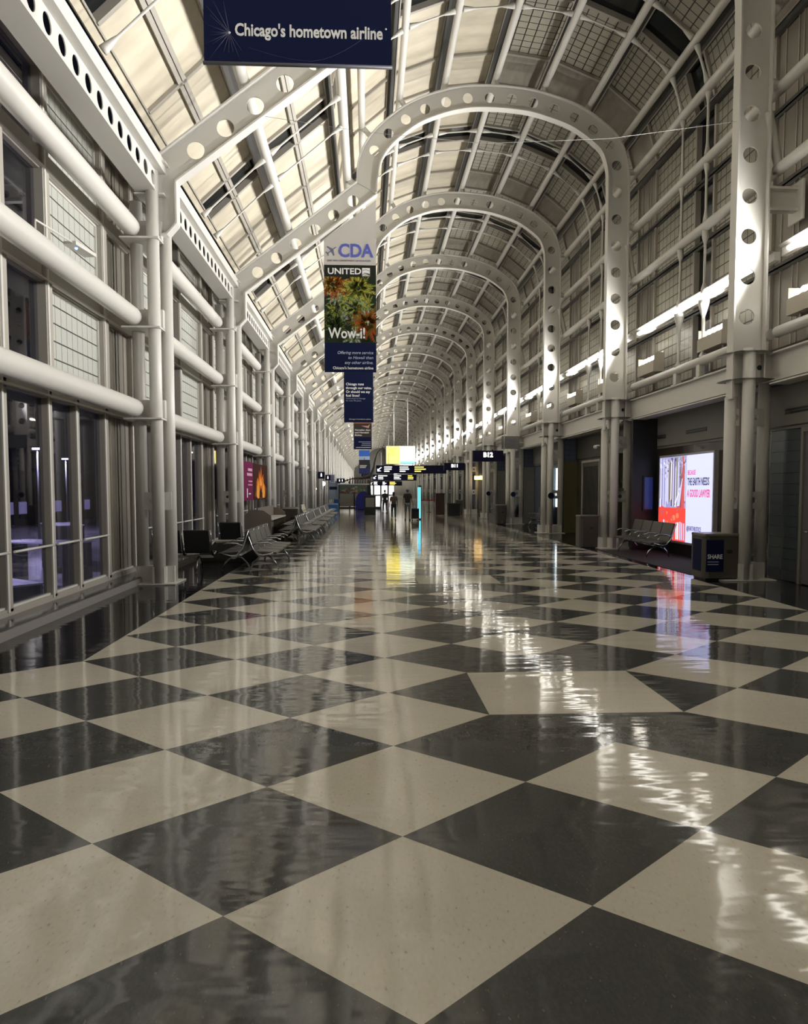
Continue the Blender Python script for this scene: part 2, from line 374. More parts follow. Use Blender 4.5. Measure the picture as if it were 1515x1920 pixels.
# purlin centres (left to right over the roof, then down the right wall)
PUR = [(-2.28, 9.36), (-.56, 10.78), (-.13, 12.24), (.96, 13.06), (2.28, 13.54), (3.76, 13.68), (5.21, 13.51), (6.55, 13.02), (7.62, 12.14), (7.95, 11.12), (7.95, 9.48), (7.95, 7.95)]
LOWT = (7.95, 4.83)
def make_frame():
    fr = thing('steel_arch_frame', '', 'steel frame')
    # arched rib with its right leg
    legh = [(7.385, 5.14 + .767 * k) for k in range(8)]
    arch_path = MIDL[MIDL.index(min(MIDL, key=lambda p: abs(p[1] - 10.6) + (p[0] < 5) * 50)):]
    ah = along(arch_path, .642, .70)
    ah = [p for p in ah if p[1] > 11.2 or p[0] > 3]
    holes = [circle(x, z, .152) for x, z in legh] + [circle(x, z, .145) for x, z in ah]
    rib = plate('arch_rib', OUT + INN[::-1], holes, .03, steel, fr)
    fm = MB(); fm.ribbon(OUT, -.13, .13, .03); rib_o = fm.build('outer_flange', steel, rib)
    fm = MB(); fm.ribbon([(7.09, 3.55)] + INN[1:-1] + [(.29, 10.36)], -.13, .13, .03); fm.build('inner_flange', steel, rib)
    # sloping girder down to the left columns
    gh = []
    for k in range(6):
        gh.append((-.40 - .553 * k, 10.14 - .413 * k))
    gd = plate('sloping_girder', [GUP[0], GLO[0], (-3.50, 7.49), FOOT[0], FOOT[1], FOOT[2], (-4.02, 6.52), (-4.02, 7.85), GUP[1]], [circle(x, z, .162) for x, z in gh], .03, steel, fr)
    fm = MB(); fm.ribbon(GUP + [(-4.0, 7.86)], -.13, .13, .03, 0); fm.ribbon([GLO[0], (-3.50, 7.49), FOOT[0], FOOT[1], FOOT[2], (-3.82, 6.5)], -.13, .13, .03)
    fm.ribbon([(-.28, 10.66), (.30, 10.35)], -.06, .06, .02)
    fm.build('girder_flange', steel, gd)
    # left column cluster
    for (x, y, z1) in ((-4.32, .1, 7.15), (-3.94, -.17, 7.76), (-3.79, .14, 6.56), (-4.08, .45, 6.9)):
        b = MB(); b.tube([(x, y, 0), (x, y, z1)], .115, 16); b.build('column_pipe', steel, fr)
    b = MB(); b.box(-4.42, -3.70, -.02, .24, 0, .33); b.box(-4.05, -3.83, -.26, .5, 0, .33); b.box(-4.46, -3.62, -.30, .56, 0, .02); b.build('base_plate', steel, fr)
    plate('tie_plate', [(-4.3, 1.40), (-3.74, 1.40), (-3.74, 1.74), (-4.3, 1.74)], [circle(-4.13, 1.57, .045)], .03, steel, fr, at=.02)
    for z in (3.3, 4.97, 6.58):
        b = MB(); b.box(-4.36, -3.8, -.10, .28, z - .17, z + .17); b.box(-4.5, -3.8, -.34, .5, z - .21, z - .18); b.build('tube_bracket', steel, fr)
    b = MB(); b.box(-4.25, -3.72, -.2, .2, 7.2, 7.23); b.box(-4.25, -3.66, -.28, .28, 7.74, 7.77); b.box(-4.2, -3.9, .0, .03, 7.2, 7.75); b.build('cap_plate', steel, fr)
    # right column cluster
    for (x, y, z1) in ((7.17, .1, 3.6), (7.37, -.2, 4.5), (7.87, .15, 4.2), (7.46, .45, 4.2)):
        b = MB(); b.tube([(x, y, 0), (x, y, z1)], .118, 16); b.build('column_pipe', steel, fr)
    b = MB(); b.box(6.95, 7.9, .0, .24, 0, .33); b.box(7.25, 7.5, -.3, .55, 0, .33); b.box(6.9, 7.96, -.34, .6, 0, .02); b.build('base_plate', steel, fr)
    for z, x0, x1 in ((1.57, 7.16, 7.30), (1.57, 7.46, 7.80), (3.2, 7.16, 7.30), (3.2, 7.46, 7.80)):
        cx = (x0 + x1) / 2
        plate('tie_plate', [(x0, z - .17), (x1, z - .17), (x1, z + .17), (x0, z + .17)], [circle(cx, z, .06)], .03, steel, fr, at=.02)
    b = MB()
    for z in (4.42, 3.9): b.poly([(7.0, -.02, z), (7.14, -.3, z), (7.55, -.36, z), (7.95, -.2, z), (8.05, .1, z), (8.05, .4, z), (7.0, .4, z)]); b.poly([(7.0, .4, z + .02), (8.05, .4, z + .02), (8.05, .1, z + .02), (7.95, -.2, z + .02), (7.55, -.36, z + .02), (7.14, -.3, z + .02), (7.0, -.02, z + .02)])
    b.box(7.1, 7.98, -.02, .02, 3.92, 4.42); b.ball((7.66, -.03, 4.16), .05, 1, sc=(1, .4, 1)); b.build('collar', [steel, black], fr)
    # roof and wall tubes to the next frame
    for k, (x, z) in enumerate(PUR):
        b = MB(); r = .12 if k < 2 else (.095 if k < 9 else .115)
        b.tube([(x, -.05, z), (x, BAY + .05, z)], r, 12, caps=False)
        # stub that carries the tube on the frame
        near = min(OUT if k > 1 else along(GUP, .1, 0), key=lambda p: math.dist(p, (x, z)))
        b.tube([(near[0], 0, near[1]), (x, 0, z)], r * .8, 8, caps=False)
        b.build('purlin' if k < 9 else 'wall_tube', steel, fr)
    b = MB(); b.tube([(LOWT[0], .12, LOWT[1]), (LOWT[0], BAY - .12, LOWT[1])], .11, 12)
    for s_ in (3.25, 4.6): b.box(7.88, 8.02, s_ - .09, s_ + .09, 4.42, 4.75); b.box(7.84, 8.06, s_ - .13, s_ + .13, 4.44, 4.47)
    b.build('wall_tube', steel, fr)
    for z in (3.3, 4.97, 6.58):
        b = MB(); y0, y1 = .36, BAY - .22
        b.tube([(-4.3, y0 - .09, z), (-4.3, y0 - .05, z), (-4.3, y0 + .02, z), (-4.3, y0 + .12, z), (-4.3, y1 - .12, z), (-4.3, y1 - .02, z), (-4.3, y1 + .05, z), (-4.3, y1 + .09, z)], [.07, .12, .15, .165, .165, .15, .12, .07], 16)
        b.build('wall_tube', steel, fr)
    # perforated channel over the left window wall
    hs = [circle(.30 + .45 * k, 7.44, .125, 16) for k in range(17)]
    pb = plate('perforated_channel', [(-.0, 7.26), (BAY - 0.0, 7.26), (BAY, 7.62), (0, 7.62)], hs, .015, steel, fr, plane='YZ', at=-3.87)
    b = MB(); b.box(-4.24, -3.85, 0, BAY, 7.245, 7.262); b.box(-3.87, -3.72, 0, BAY, 7.62, 7.64); b.box(-3.74, -3.72, 0, BAY, 7.64, 7.84); b.box(-4.0, -3.74, 0, BAY, 7.84, 7.86); b.box(-4.24, -4.225, 0, BAY, 7.26, 7.34)
    b.build('channel_flange', steel, pb)
    # deep edge beam on the right
    b = MB(); b.box(7.90, 7.93, .0, BAY, 3.88, 4.42); b.box(7.80, 8.05, .0, BAY, 4.40, 4.43); b.box(7.76, 8.08, .0, BAY, 3.86, 3.885); b.box(7.72, 8.1, .3, BAY - .3, 3.80, 3.83)
    b.build('edge_beam', steel, fr)
    # tie rods across the middle of the bay
    chain = [(-3.82, 7.95)] + PUR
    for k in range(len(chain) - 1):
        a, c = chain[k], chain[k + 1]
        if k == 2: continue
        for s_ in (3.15, 4.55):
            b = MB(); A = Vector((a[0], s_, a[1])); Cc = Vector((c[0], s_, c[1])); d = (Cc - A).normalized(); n_ = Vector((-d.z, 0, d.x))
            if n_.x * (A.x - 3.5) + n_.z * (A.z - 8) < 0: n_ = -n_
            sh = -n_ * (.03 if k < 2 else .0)
            A2 = A + d * .1 + sh; C2 = Cc - d * .1 + sh; L_ = (C2 - A2).length
            pts = [A2, A2 + d * .05, A2 + d * .22, A2 + d * .30, C2 - d * .30, C2 - d * .22, C2 - d * .05, C2]
            rr = .022 if k < 9 else .032
            b.tube([tuple(p) for p in pts], [.075, .07, .04, rr, rr, .04, .07, .075], 8)
            b.build('tie_rod' if k < 9 else 'strut', steel, fr)
    for s_ in (3.15, 4.55):
        b = MB(); b.tube([(7.95, s_, 7.86), (7.95, s_, 7.7), (7.95, s_, 7.55), (7.95, s_, 6.65), (7.95, s_, 6.5), (7.95, s_, 6.4)], [.085, .08, .032, .032, .08, .085], 8); b.build('strut', steel, fr)
        b = MB(); b.tube([(7.95, s_, 6.24), (7.95, s_, 6.15), (7.95, s_, 5.85), (7.95, s_, 5.05), (7.95, s_, 4.95), (7.95, s_, 4.9)], [.14, .13, .045, .032, .09, .1], 8); b.build('strut', steel, fr)
    return fr
frame0 = make_frame()
frame0.location = (0, YN(NMIN), 0)
ftree = tree_of(frame0)
frames = {NMIN: frame0}
for n in range(NMIN + 1, NMAX + 1):
    c = copy_tree(frame0, None, ftree); c.location = (0, YN(n), 0); frames[n] = c
vis = {-1: 'white perforated steel arch frame overhead behind the nearest navy banner, with its tubes up to the next arch'}
for n, c in frames.items():
    if n < 0:
        c['label'] = {-1: 'white perforated steel arch frame right overhead, tubes running to the first full arch', -2: 'white steel arch frame over the viewer, only seen reflected', -3: 'white steel arch frame furthest behind the viewer'}[n]
    else:
        c['label'] = 'white perforated steel arch frame, %s arch rising from the floor counting from the front' % ORD[n]
    c['group'] = 'steel arch frames of the hall'
# bracket bolted beside the nearest right leg
b = MB(); b.box(7.73, 8.32, -.1, .1, 7.55, 7.6); b.box(7.73, 8.32, -.1, .1, 7.15, 7.2); b.box(7.73, 8.32, -.01, .01, 7.15, 7.6); b.box(8.30, 8.34, -.25, .25, 6.95, 7.7)
b.build('bracket_arm', steel, frames[0])

# ------------------------------------------------------------------ roof cladding and walls, one set per bay
CL = [(-4.0, 8.43), (-2.60, 9.72), (-.86, 11.12), (-.62, 12.38), (.70, 13.46), (2.16, 14.0), (3.76, 14.18), (5.36, 13.98), (6.84, 13.40), (8.08, 12.42), (8.45, 11.12), (8.45, 9.48), (8.45, 7.95), (8.45, 6.33), (8.45, 4.6)]
CENT = BAY / 2 + .35       # bay centre line of the glazing, measured from the frame
def clad_bay():
    """returns meshes (roof, right wall); local y=0 at the frame, material slots 0 cream 1 taupe 2 bronze 3 gutter 4 frit 5 dark glass"""
    roof, wr = MB(), MB()
    for k in range(len(CL) - 1):
        a, c = Vector((CL[k][0], CL[k][1])), Vector((CL[k + 1][0], CL[k + 1][1]))
        T = wr if k >= 10 else roof
        d = (c - a).normalized(); L_ = (c - a).length; nrm = Vector((-d.y, d.x))       # outward (up / right)
        if k < 10 and nrm.y < 0: nrm = -nrm
        if k >= 10: nrm = Vector((1, 0))
        g = .15 if k < 10 else .09
        def pt(u, h, y): p = a + d * u + nrm * h; return (p.x, y, p.y)
        def seg(u0, u1, y0, y1, h, mi):
            q = [pt(u0, h, y0), pt(u1, h, y0), pt(u1, h, y1), pt(u0, h, y1)]
            T.quad(*q, mi, [(y0, u0), (y0, u1), (y1, u1), (y1, u0)])
        def bar(u0, u1, y0, y1, h0, h1, mi):
            P = [pt(u, h, y) for u in (u0, u1) for h in (h0, h1) for y in (y0, y1)]
            i = len(T.v); T.v += P
            for q in ((0, 1, 3, 2), (4, 6, 7, 5), (0, 4, 5, 1), (2, 3, 7, 6), (0, 2, 6, 4), (1, 5, 7, 3)):
                T.f.append(tuple(i + z for z in q)); T.m.append(mi); T.sm.append(False); T.uv.append([(0, 0)] * 4)
        # gutters along the facet edges
        bar(-.02, g, 0, BAY, .0, .10, 3 if k else 0); bar(L_ - g, L_ + .02, 0, BAY, .0, .10, 3)
        if k < 10:
            bar(g - .03, g, 0, BAY, -.03, .05, 2); bar(L_ - g, L_ - g + .03, 0, BAY, -.03, .05, 2)
        ha = .78 if k < 10 else .68
        panels = k in (0, 1, 2, 3, 4, 5)
        dk = (CENT - .48, CENT + .48)
        o1, o2 = ha + .35, BAY - ha + .35                                   # opaque panel edges
        mP, mO = (0, 0) if panels else (4, 1)
        ys = [(0, o1, mO), (o1 + .09, dk[0] - .09, mP), (dk[0], dk[1], 5), (dk[1] + .09, o2 - .09, mP), (o2, BAY, mO)]
        for y0, y1, mi in ys: seg(g, L_ - g, y0, y1, .02 if mi != 5 else .09, mi)
        for y in (o1, dk[0] - .09, dk[1], o2 - .09): bar(g, L_ - g, y, y + .09, -.05, .09, 2)
        if k >= 10:
            for y in (.3, o2 + .45, .75): bar(g, L_ - g, y, y + .03, 0, .03, 2)
        if panels and k in (0, 1):                                         # twin bars along the middle of the slope panels
            bar(L_ / 2 - .09, L_ / 2 - .01, 0, BAY, -.05, .05, 2); bar(L_ / 2 + .01, L_ / 2 + .09, 0, BAY, -.05, .05, 2)
        if not panels and k < 10:
            pass
    mats = [cream, taupe, bronze, darkgap, fritR, sky_glass]
    return roof.mesh('ceiling', mats), wr.mesh('wall_right', mats)
roof_me, wr_me = clad_bay()
# left window wall pieces in one bay
CENTL = BAY / 2 + .20
GX = -4.80
MUL = [(.52, .90), (1.58, 1.96), (2.98, 3.27)]              # mullion spans each side of the bay centre
def left_wall():
    b = MB()
    half = BAY / 2
    def pos(s, y0, y1): return (CENTL + min(s * y0, s * y1), CENTL + max(s * y0, s * y1))
    for s in (1, -1):
        for k, (u0, u1) in enumerate(MUL):
            y0, y1 = pos(s, u0, u1); c = (y0 + y1) / 2; hw = .085 if k < 2 else .11
            # lower band: all three; upper bands: first and last
            b.box(GX - .05, GX + .08, c - hw, c + hw, .18, 3.3, 2); b.box(GX + .08, GX + .10, c - hw, c - hw + .05, .18, 3.3, 0)
            if k != 1:
                b.box(GX - .05, GX + .12, c - hw - .03, c + hw + .03, 3.3, 8.1, 2); b.box(GX + .12, GX + .14, c - hw, c - hw + .05, 3.3, 8.1, 0)
        # opaque panel by the frame
        y0, y1 = pos(s, MUL[2][1], half)
        b.box(GX - .05, GX + .02, y0 - .05, y1, .1, 8.3, 1)
        for t in (.22, .5): b.box(GX, GX + .03, (y0 if s > 0 else y1) + s * t * 1.0 - .02, (y0 if s > 0 else y1) + s * t + .02, .1, 8.3, 1)
    for z0, z1 in ((.10, .22), (3.14, 3.46), (4.82, 5.12), (6.43, 6.73), (7.86, 8.35)):
        b.box(GX - .06, GX + .08, 0, BAY, z0, z1, 2)
        if z0 > 1: b.box(GX - .02, GX + .14, 0, BAY, z0 + .02, z0 + .05, 0)
    b.box(GX, GX + .05, 0, BAY, .2, .25, 0)
    # curb and ledge under the glass
    return b.mesh('wall_left', [steel, taupe, bronze])
def ledge_bay():
    b = MB()
    b.box(-4.75, -4.34, 0, BAY, 0, .13, 0); b.box(-4.36, -4.31, 0, BAY, -.01, .11, 1); b.box(-4.85, -4.74, 0, BAY, 0, .12, 0)
    return b.mesh('baseboard_left', [mat('dark_marble_ledge', (.07, .066, .062), .12), mat('pale_stone_curb', (.25, .235, .215), .35)])
lw_me, lg_me = left_wall(), ledge_bay()
# window prototypes
def window_low():
    w_ = bpy.data.objects.new('window_1', None); COL.objects.link(w_); struct(w_)
    spans = [(-.60, .60)] + [(s * 1.04 if s > 0 else -1.66, 1.66 if s > 0 else -1.04) for s in ()]
    for (u0, u1) in ((-.61, .61), (.81, 1.67), (-1.67, -.81), (1.87, 3.0), (-3.0, -1.87)):
        b = MB(); b.box(GX - .02, GX + .0, CENTL + u0, CENTL + u1, .22, 3.14); b.build('pane', pane_glass, w_)
    for (u0, u1) in ((-.6, .6), (.8, 1.67), (-1.67, -.8), (1.87, 3.0), (-3.0, -1.87)):
        b = MB(); b.tube([(GX + .12, CENTL + u0 - .03, .97), (GX + .12, CENTL + u1 + .03, .97)], .018, 8); b.build('guard_rail', steel, w_)
    return w_
def window_band(z0, z1, dark_top=False):
    w_ = bpy.data.objects.new('window_2', None); COL.objects.link(w_); struct(w_)
    b = MB(); b.box(GX - .02, GX, CENTL - .58, CENTL + .58, z0, z1); b.build('pane', pane_glass, w_)
    for s in (1, -1):
        y0, y1 = sorted((CENTL + s * .84, CENTL + s * 2.98))
        b = MB(); b.box(GX - .01, GX + .015, y0, y1, z0, z1); b.build('fritted_pane', fritL, w_)
        b = MB(); b.box(GX + .015, GX + .04, y0 - .01, y0 + .03, z0, z1); b.box(GX + .015, GX + .04, y1 - .03, y1 + .01, z0, z1); b.box(GX + .015, GX + .04, y0, y1, z0, z0 + .03); b.box(GX + .015, GX + .04, y0, y1, z1 - .03, z1)
        b.build('frame', steel, w_)
    return w_
bands = [window_low(), window_band(3.46, 4.82), window_band(5.12, 6.43), window_band(6.73, 7.86)]
btrees = [tree_of(x) for x in bands]
wn = 0
for n in range(NMIN, NMAX + 1):
    y = YN(n)
    struct(link('ceiling', roof_me, None, (0, y, 0))); struct(link('wall_right', wr_me, None, (0, y, 0)))
    struct(link('wall_left', lw_me, None, (0, y, 0))); struct(link('baseboard_left', lg_me, None, (0, y, 0)))
    for k in range(4):
        wn += 1
        if n == NMIN: o = bands[k]
        else: o = copy_tree(bands[k], None, btrees[k])
        o.name = 'window_%d' % wn; o.location = (0, y, 0)

# ------------------------------------------------------------------ lamps of the right wall
def make_tube_light():
    t = thing('linear_light', '', 'light')
    b = MB(); b.box(7.98, 8.10, .12, BAY - .12, 6.27, 6.43); b.quad((7.88, .12, 6.46), (7.88, BAY - .12, 6.46), (8.0, BAY - .12, 6.43), (8.0, .12, 6.43)); b.quad((8.0, .12, 6.43), (8.0, BAY - .12, 6.43), (7.88, BAY - .12, 6.46), (7.88, .12, 6.46))
    b.build('housing', steel, t)
    for y0, y1 in ((.6, 2.8), (2.92, 5.03), (5.15, BAY - .45)):
        b = MB(); b.tube([(7.93, y0, 6.33), (7.93, y1, 6.33)], .04, 8); b.build('lamp', lamp_white, t)
    return t
def make_flood():
    t = thing('floodlight', '', 'light')
    b = MB(); b.box(-.12, .16, -.62, .62, .10, .42); b.box(-.14, -.12, -.62, .62, .10, .40); b.box(-.12, .16, -.62, -.60, .40, .62); b.box(-.12, .16, .60, .62, .40, .62); b.box(.14, .16, -.62, .62, .40, .66)
    b.build('housing', mat('beige_lamp_housing', (.42, .38, .31), .5), t)
    b = MB()
    for y in (-.4, .4): b.tube([(0, y, -.02), (0, y, .12)], .02, 8)
    b.build('bracket', steel, t)
    b = MB()
    for k in range(5):
        y = -.46 + .23 * k
        b.ball((-.03, y, .52), .055, 0, 8, 6, (1, 1.6, 1))
    b.build('lamp', lamp_flood, t)
    ar = bpy.data.lights.new('beam', 'AREA'); ar.shape = 'RECTANGLE'; ar.size = .16; ar.size_y = 1.0; ar.energy = BEAM; ar.color = (1, .975, .93); ar.spread = 2.1
    lo = link('beam', ar, t, (-.03, 0, .62)); lo.rotation_euler = (Vector((-.91, 0, .41))).to_track_quat('-Z', 'Y').to_euler()
    return t
tl, fl_ = make_tube_light(), make_flood(); tlt, flt = tree_of(tl), tree_of(fl_)
def place_lbl(n):
    return ('between %s and %s arch' % (ORD[n], ORD[n + 1])) if n >= 0 else ('before the first arch' if n == -1 else 'behind the viewer' if n == -2 else 'furthest behind the viewer')
for n in range(NMIN, NMAX):
    o = tl if n == NMIN else copy_tree(tl, None, tlt)
    o.location = (0, YN(n), 0); o['label'] = 'long fluorescent light on right wall ' + place_lbl(n); o['group'] = 'linear lights of the right wall'
    for j, s_ in enumerate((2.75, 6.75)):
        o = fl_ if (n == NMIN and j == 0) else copy_tree(fl_, None, flt)
        o.location = (8.05, YN(n) + s_, LOWT[1] + .12)
        o['label'] = 'box floodlight on right wall, %s one %s' % (('nearer', 'farther')[j], place_lbl(n)); o['group'] = 'floodlights of the right wall'
# ------------------------------------------------------------------ shell behind and at the far end
b = MB(); b.box(-5.2, 9.8, YEND, YEND + .2, -.1, 14.5); struct(b.build('wall_far', wallgrey))
for k, x in enumerate((-3.4, -1.4, .6, 2.6, 4.6, 6.6)):
    t = thing('lit_shopfront', 'glowing white shopfront at the far end of the hall, %s from the left' % ORD[k], 'shopfront', (x, YEND - .2, 0), group='shopfronts at the far end')
    b = MB(); b.box(-.9, .9, 0, .1, .05, 3.0); b.build('surround', bronze, t); b = MB(); b.box(-.75, .75, -.02, 0, .3, 2.7); b.build('window', mat('far_shop_glow', (.7, .7, .7), .5, emis=(.95, .93, 1), estr=1.2), t)
b = MB(); b.box(-5.2, 9.8, YN(NMIN) - .3, YN(NMIN) - .1, -.1, 14.5); struct(b.build('wall_near', wallgrey))
b = MB(); b.box(8.45, 9.6, YN(NMIN), YEND, 3.78, 3.9); struct(b.build('ceiling', wallgrey))

# ------------------------------------------------------------------ shop walls under the edge beam on the right
def rot_z(a): return Matrix.Rotation(a, 3, 'Z')
door_no = [0]
def door(x, y0, y1, z1, leaf, frame_m, slat=False, glass_slot=False):
    door_no[0] += 1
    d = bpy.data.objects.new('door_%d' % door_no[0], None); COL.objects.link(d); struct(d)
    b = MB(); b.box(x - .04, x, y0, y1, .02, z1, 0)
    if slat:
        k = y0 + .12
        while k < y1 - .1: b.box(x - .055, x - .04, k, k + .05, .15, z1 - .15, 1); k += .15
    if glass_slot: b.box(x - .045, x - .04, y0 + .3, y0 + .5, .75, 2.25, 2)
    b.build('leaf', [leaf, darkgap, black], d)
    b = MB(); b.box(x - .08, x, y0 - .08, y0, 0, z1 + .08); b.box(x - .08, x, y1, y1 + .08, 0, z1 + .08); b.box(x - .08, x, y0, y1, z1, z1 + .08)
    b.build('frame', frame_m, d)
    b = MB(); b.tube([(x - .05, y1 - .12, 1.0), (x - .11, y1 - .12, 1.0), (x - .11, y1 - .28, 1.0)], .012, 8); b.build('handle', chrome, d)
    return d
yellowgreen = mat('yellow_green_wall', (.085, .08, .03), .5)
browng = mat('brown_smoked_glass', (.045, .032, .026), .08)
screenblue = mat('dim_blue_screen', (.02, .03, .12), .2, emis=(.03, .05, .30), estr=.10)
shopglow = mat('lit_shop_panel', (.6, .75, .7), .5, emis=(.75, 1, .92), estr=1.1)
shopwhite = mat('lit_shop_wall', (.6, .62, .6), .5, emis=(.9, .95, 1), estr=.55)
def header(b, X, y0, y1, mi_h, mi_v, z0=2.95):
    b.box(X - .06, X, y0, y1, z0, 3.8, mi_h); b.box(X - .075, X - .06, y0, y1, z0 + .05, z0 + .075, mi_v)
    k = y0 + .9
    while k + 1.2 < y1:
        b.box(X - .07, X - .06, k, k + 1.2, 3.24, 3.34, mi_v); b.box(X - .075, X - .07, k + .02, k + 1.18, 3.285, 3.295, mi_h); k += 2.6
SM = [wallgrey, teal, black, browng, yellowgreen, bluetile, header_dark, shopwhite, shopglow, seatgrey]
for n in range(NMIN, NMAX + 1):
    a, c = YN(n), YN(n) + BAY; b = MB()
    if n <= -1:
        X = 8.2; b.box(X, X + .3, a + .4, c + .4, 0, 3.8, 0); header(b, X, a + .4, c + .4, 0, 2)
        b.box(X - .03, X, c - .75, c + .38, 0, 2.95, 1); b.box(X - .035, X - .03, c - .75, c - .62, 0, 1.5, 2)
        if n == -1: door(X - .02, c - 1.9, c - .85, 2.86, lilac, wallgrey, glass_slot=True)
        else: door(X - .02, c - 3.0, c - 1.2, 2.86, lilac, wallgrey)
    elif n == 0:
        X = 8.5; b.box(X, X + .3, a + .4, c, 0, 3.8, 0); header(b, X, a + .4, c, 0, 2)
        b.box(X - .03, X, a + .5, 21.6, .3, 2.95, 3); b.box(X - .06, X, a + .4, 21.6, 0, .3, 2)
        b.box(8.2, 8.5, a + .35, a + .45, 0, 3.8, 0)
        b.box(7.72, 8.5, 21.6, 21.75, 0, 3.83, 2)
    elif n == 1:
        X = 8.5; b.box(X, X + .3, a, c, 0, 3.8, 6); b.box(X - .05, X, a, c, 2.98, 3.82, 6); b.box(X - .06, X - .05, 25.8, 27.6, 3.2, 3.3, 2)
        b.box(7.75, 8.5, 22.9, 23.05, 0, 2.9, 4)
        door(X - .02, 27.0, 29.1, 2.8, header_dark, bronze, slat=True)
    else:
        X = 8.5; header(b, X, a + .9, c, 0, 2)
        kind = n % 3
        if n in (2, 5, 8, 12):      # wall of pale tile with one lit opening
            b.box(X, X + .3, a + .4, a + 3.0, 0, 3.8, 5); b.box(X, X + .3, a + 4.6, c, 0, 3.8, 5)
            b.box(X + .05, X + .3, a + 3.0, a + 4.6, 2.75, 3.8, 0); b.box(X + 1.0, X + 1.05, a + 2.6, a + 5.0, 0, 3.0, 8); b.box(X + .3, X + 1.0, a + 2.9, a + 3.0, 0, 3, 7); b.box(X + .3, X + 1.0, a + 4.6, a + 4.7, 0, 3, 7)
            b.box(X + .3, X + .5, a + 3.0, a + 4.6, 0, .95, 2)
        elif kind == 0:
            b.box(X, X + .3, a, c, 0, 3.8, 1)
            b.box(X - .03, X, a + 4.5, a + 6.6, .1, 2.9, 0)
        else:                        # open shop with a bright back wall
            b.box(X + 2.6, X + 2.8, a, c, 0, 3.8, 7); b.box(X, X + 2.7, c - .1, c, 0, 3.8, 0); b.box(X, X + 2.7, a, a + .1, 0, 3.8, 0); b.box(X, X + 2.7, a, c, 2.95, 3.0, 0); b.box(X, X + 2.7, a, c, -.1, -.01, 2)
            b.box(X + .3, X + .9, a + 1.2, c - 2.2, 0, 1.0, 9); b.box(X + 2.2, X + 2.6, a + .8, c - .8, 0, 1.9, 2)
    if n >= 1:   # pilaster beside the columns: coloured front, tiled side
        b.box(7.97, 8.5, c, c + .8, 0, 3.8, 5); b.box(7.97, 8.5, c - .02, c, 0, 2.9, 4 if n == 1 else 0)
    struct(b.build('wall_right', SM))
# blue screen on the black wing wall
t = thing('wall_screen', 'tall narrow blue screen glowing dimly on the black wing wall', 'screen', (8.19, 21.6, 1.2))
b = MB(); b.box(-.16, .16, -.05, 0, -.05, .98); b.build('frame', black, t)
b = MB(); b.box(-.12, .12, -.056, -.05, 0, .93); b.build('display', screenblue, t)

# lit poster in the niche
t = thing('lit_poster', 'backlit poster of red forest and lilac text panel in the right niche', 'poster', (8.40, 17.78, .33))
b = MB(); b.box(-.04, .07, 0, 3.42, 0, 2.40); b.build('case', mat('poster_case_alu', (.35, .34, .35), .35), t)
def emi(name, c, s=1.0): return mat(name, tuple(x * .3 for x in c), .25, emis=c, estr=s * .42)
lil = emi('lit_lilac', (.60, .62, 1.0), 1.25)
b = MB(); b.box(-.052, -.04, .06, 1.55, .06, 2.34); text_panel = b.build('text_panel', lil, t)
forest = [emi('lit_forest_%d' % k, c, 1.1) for k, c in enumerate([(.34, .34, .62), (.62, .10, .10), (.85, .07, .05), (.9, .22, .10), (.62, .62, .95), (.25, .22, .12), (.85, .82, .9), (.10, .06, .08)])]
b = MB(); b.box(-.052, -.04, 1.55, 3.36, .06, 2.34, 0)
R = random.Random(3)
for k in range(60):          # hanging light and dark trunks
    y = 1.58 + R.random() * 1.7; wdt = .012 + R.random() * .045; z0 = .9 + R.random() * .3
    b.box(-.056 - .0006 * k % .004, -.052, y, y + wdt, z0, 2.33 - R.random() * .3, R.choice([4, 5, 6, 4, 7, 0]))
for k in range(70):
    y = 1.6 + R.random() * 1.7; z = 1.7 + R.random() * .62; r_ = .012 + R.random() * .03
    b.box(-.059, -.053, y, y + r_, z, z + r_ * 1.6, R.choice([5, 6, 7, 4]))
for (ya, yb, z1, w0, mi) in ((1.62, 1.70, 2.33, .13, 1), (1.80, 1.72, 2.33, .05, 7)):
    b.poly([(-.060, ya, .9), (-.060, ya + w0 + .12, .9), (-.060, yb + w0 * .5, z1), (-.060, yb, z1)][::-1], mi)
b.poly([(-.061, 1.92, 1.0), (-.061, 2.10, 1.0), (-.061, 1.80, 1.75), (-.061, 1.76, 1.74)], 4); b.poly([(-.0612, 2.2, .98), (-.0612, 2.28, .98), (-.0612, 1.95, 1.5), (-.0612, 1.92, 1.49)], 6)
b.box(-.062, -.053, 1.55, 3.36, .06, .95, 2)
for k in range(26):
    y = 1.56 + R.random() * 1.6; z = .62 + R.random() * .34; b.ball((-.058, y + .08, z), .07 + R.random() * .07, R.choice([2, 1, 3]), 8, 6, (.05, 1, .8))
for k in range(14):
    y = 1.6 + k * .12; b.box(-.0635, -.062, y, y + .05 + R.random() * .05, .1, .5 + R.random() * .12, R.choice([3, 6, 2, 4]))
b.build('forest_image', forest, t)
pink = emi('lit_pink_letters', (.85, .10, .30), .9); nav = mat('dark_letters', (.03, .03, .10), .4)
def fit_text(s, width, height, m, parent, loc, rot, name='lettering', align='LEFT', off=0.0, shear=0.0, ext=.002):
    """lettering scaled to a measured width and cap height"""
    size = height / .70
    o = text(s, size, name, m, parent, loc, rot, align, 1.0, off * size, shear, ext)
    xs = [v.co.x for v in o.data.vertices]; w0 = max(xs) - min(xs); k = width / w0
    for v in o.data.vertices: v.co.x *= k
    return o
RF = (PI / 2, 0, 0); RXM = (PI / 2, 0, -PI / 2); RXP = (PI / 2, 0, PI / 2)
fit_text('BECAUSE', .47, .12, pink, t, (-.054, 1.47, 1.83), RXM, off=.01)
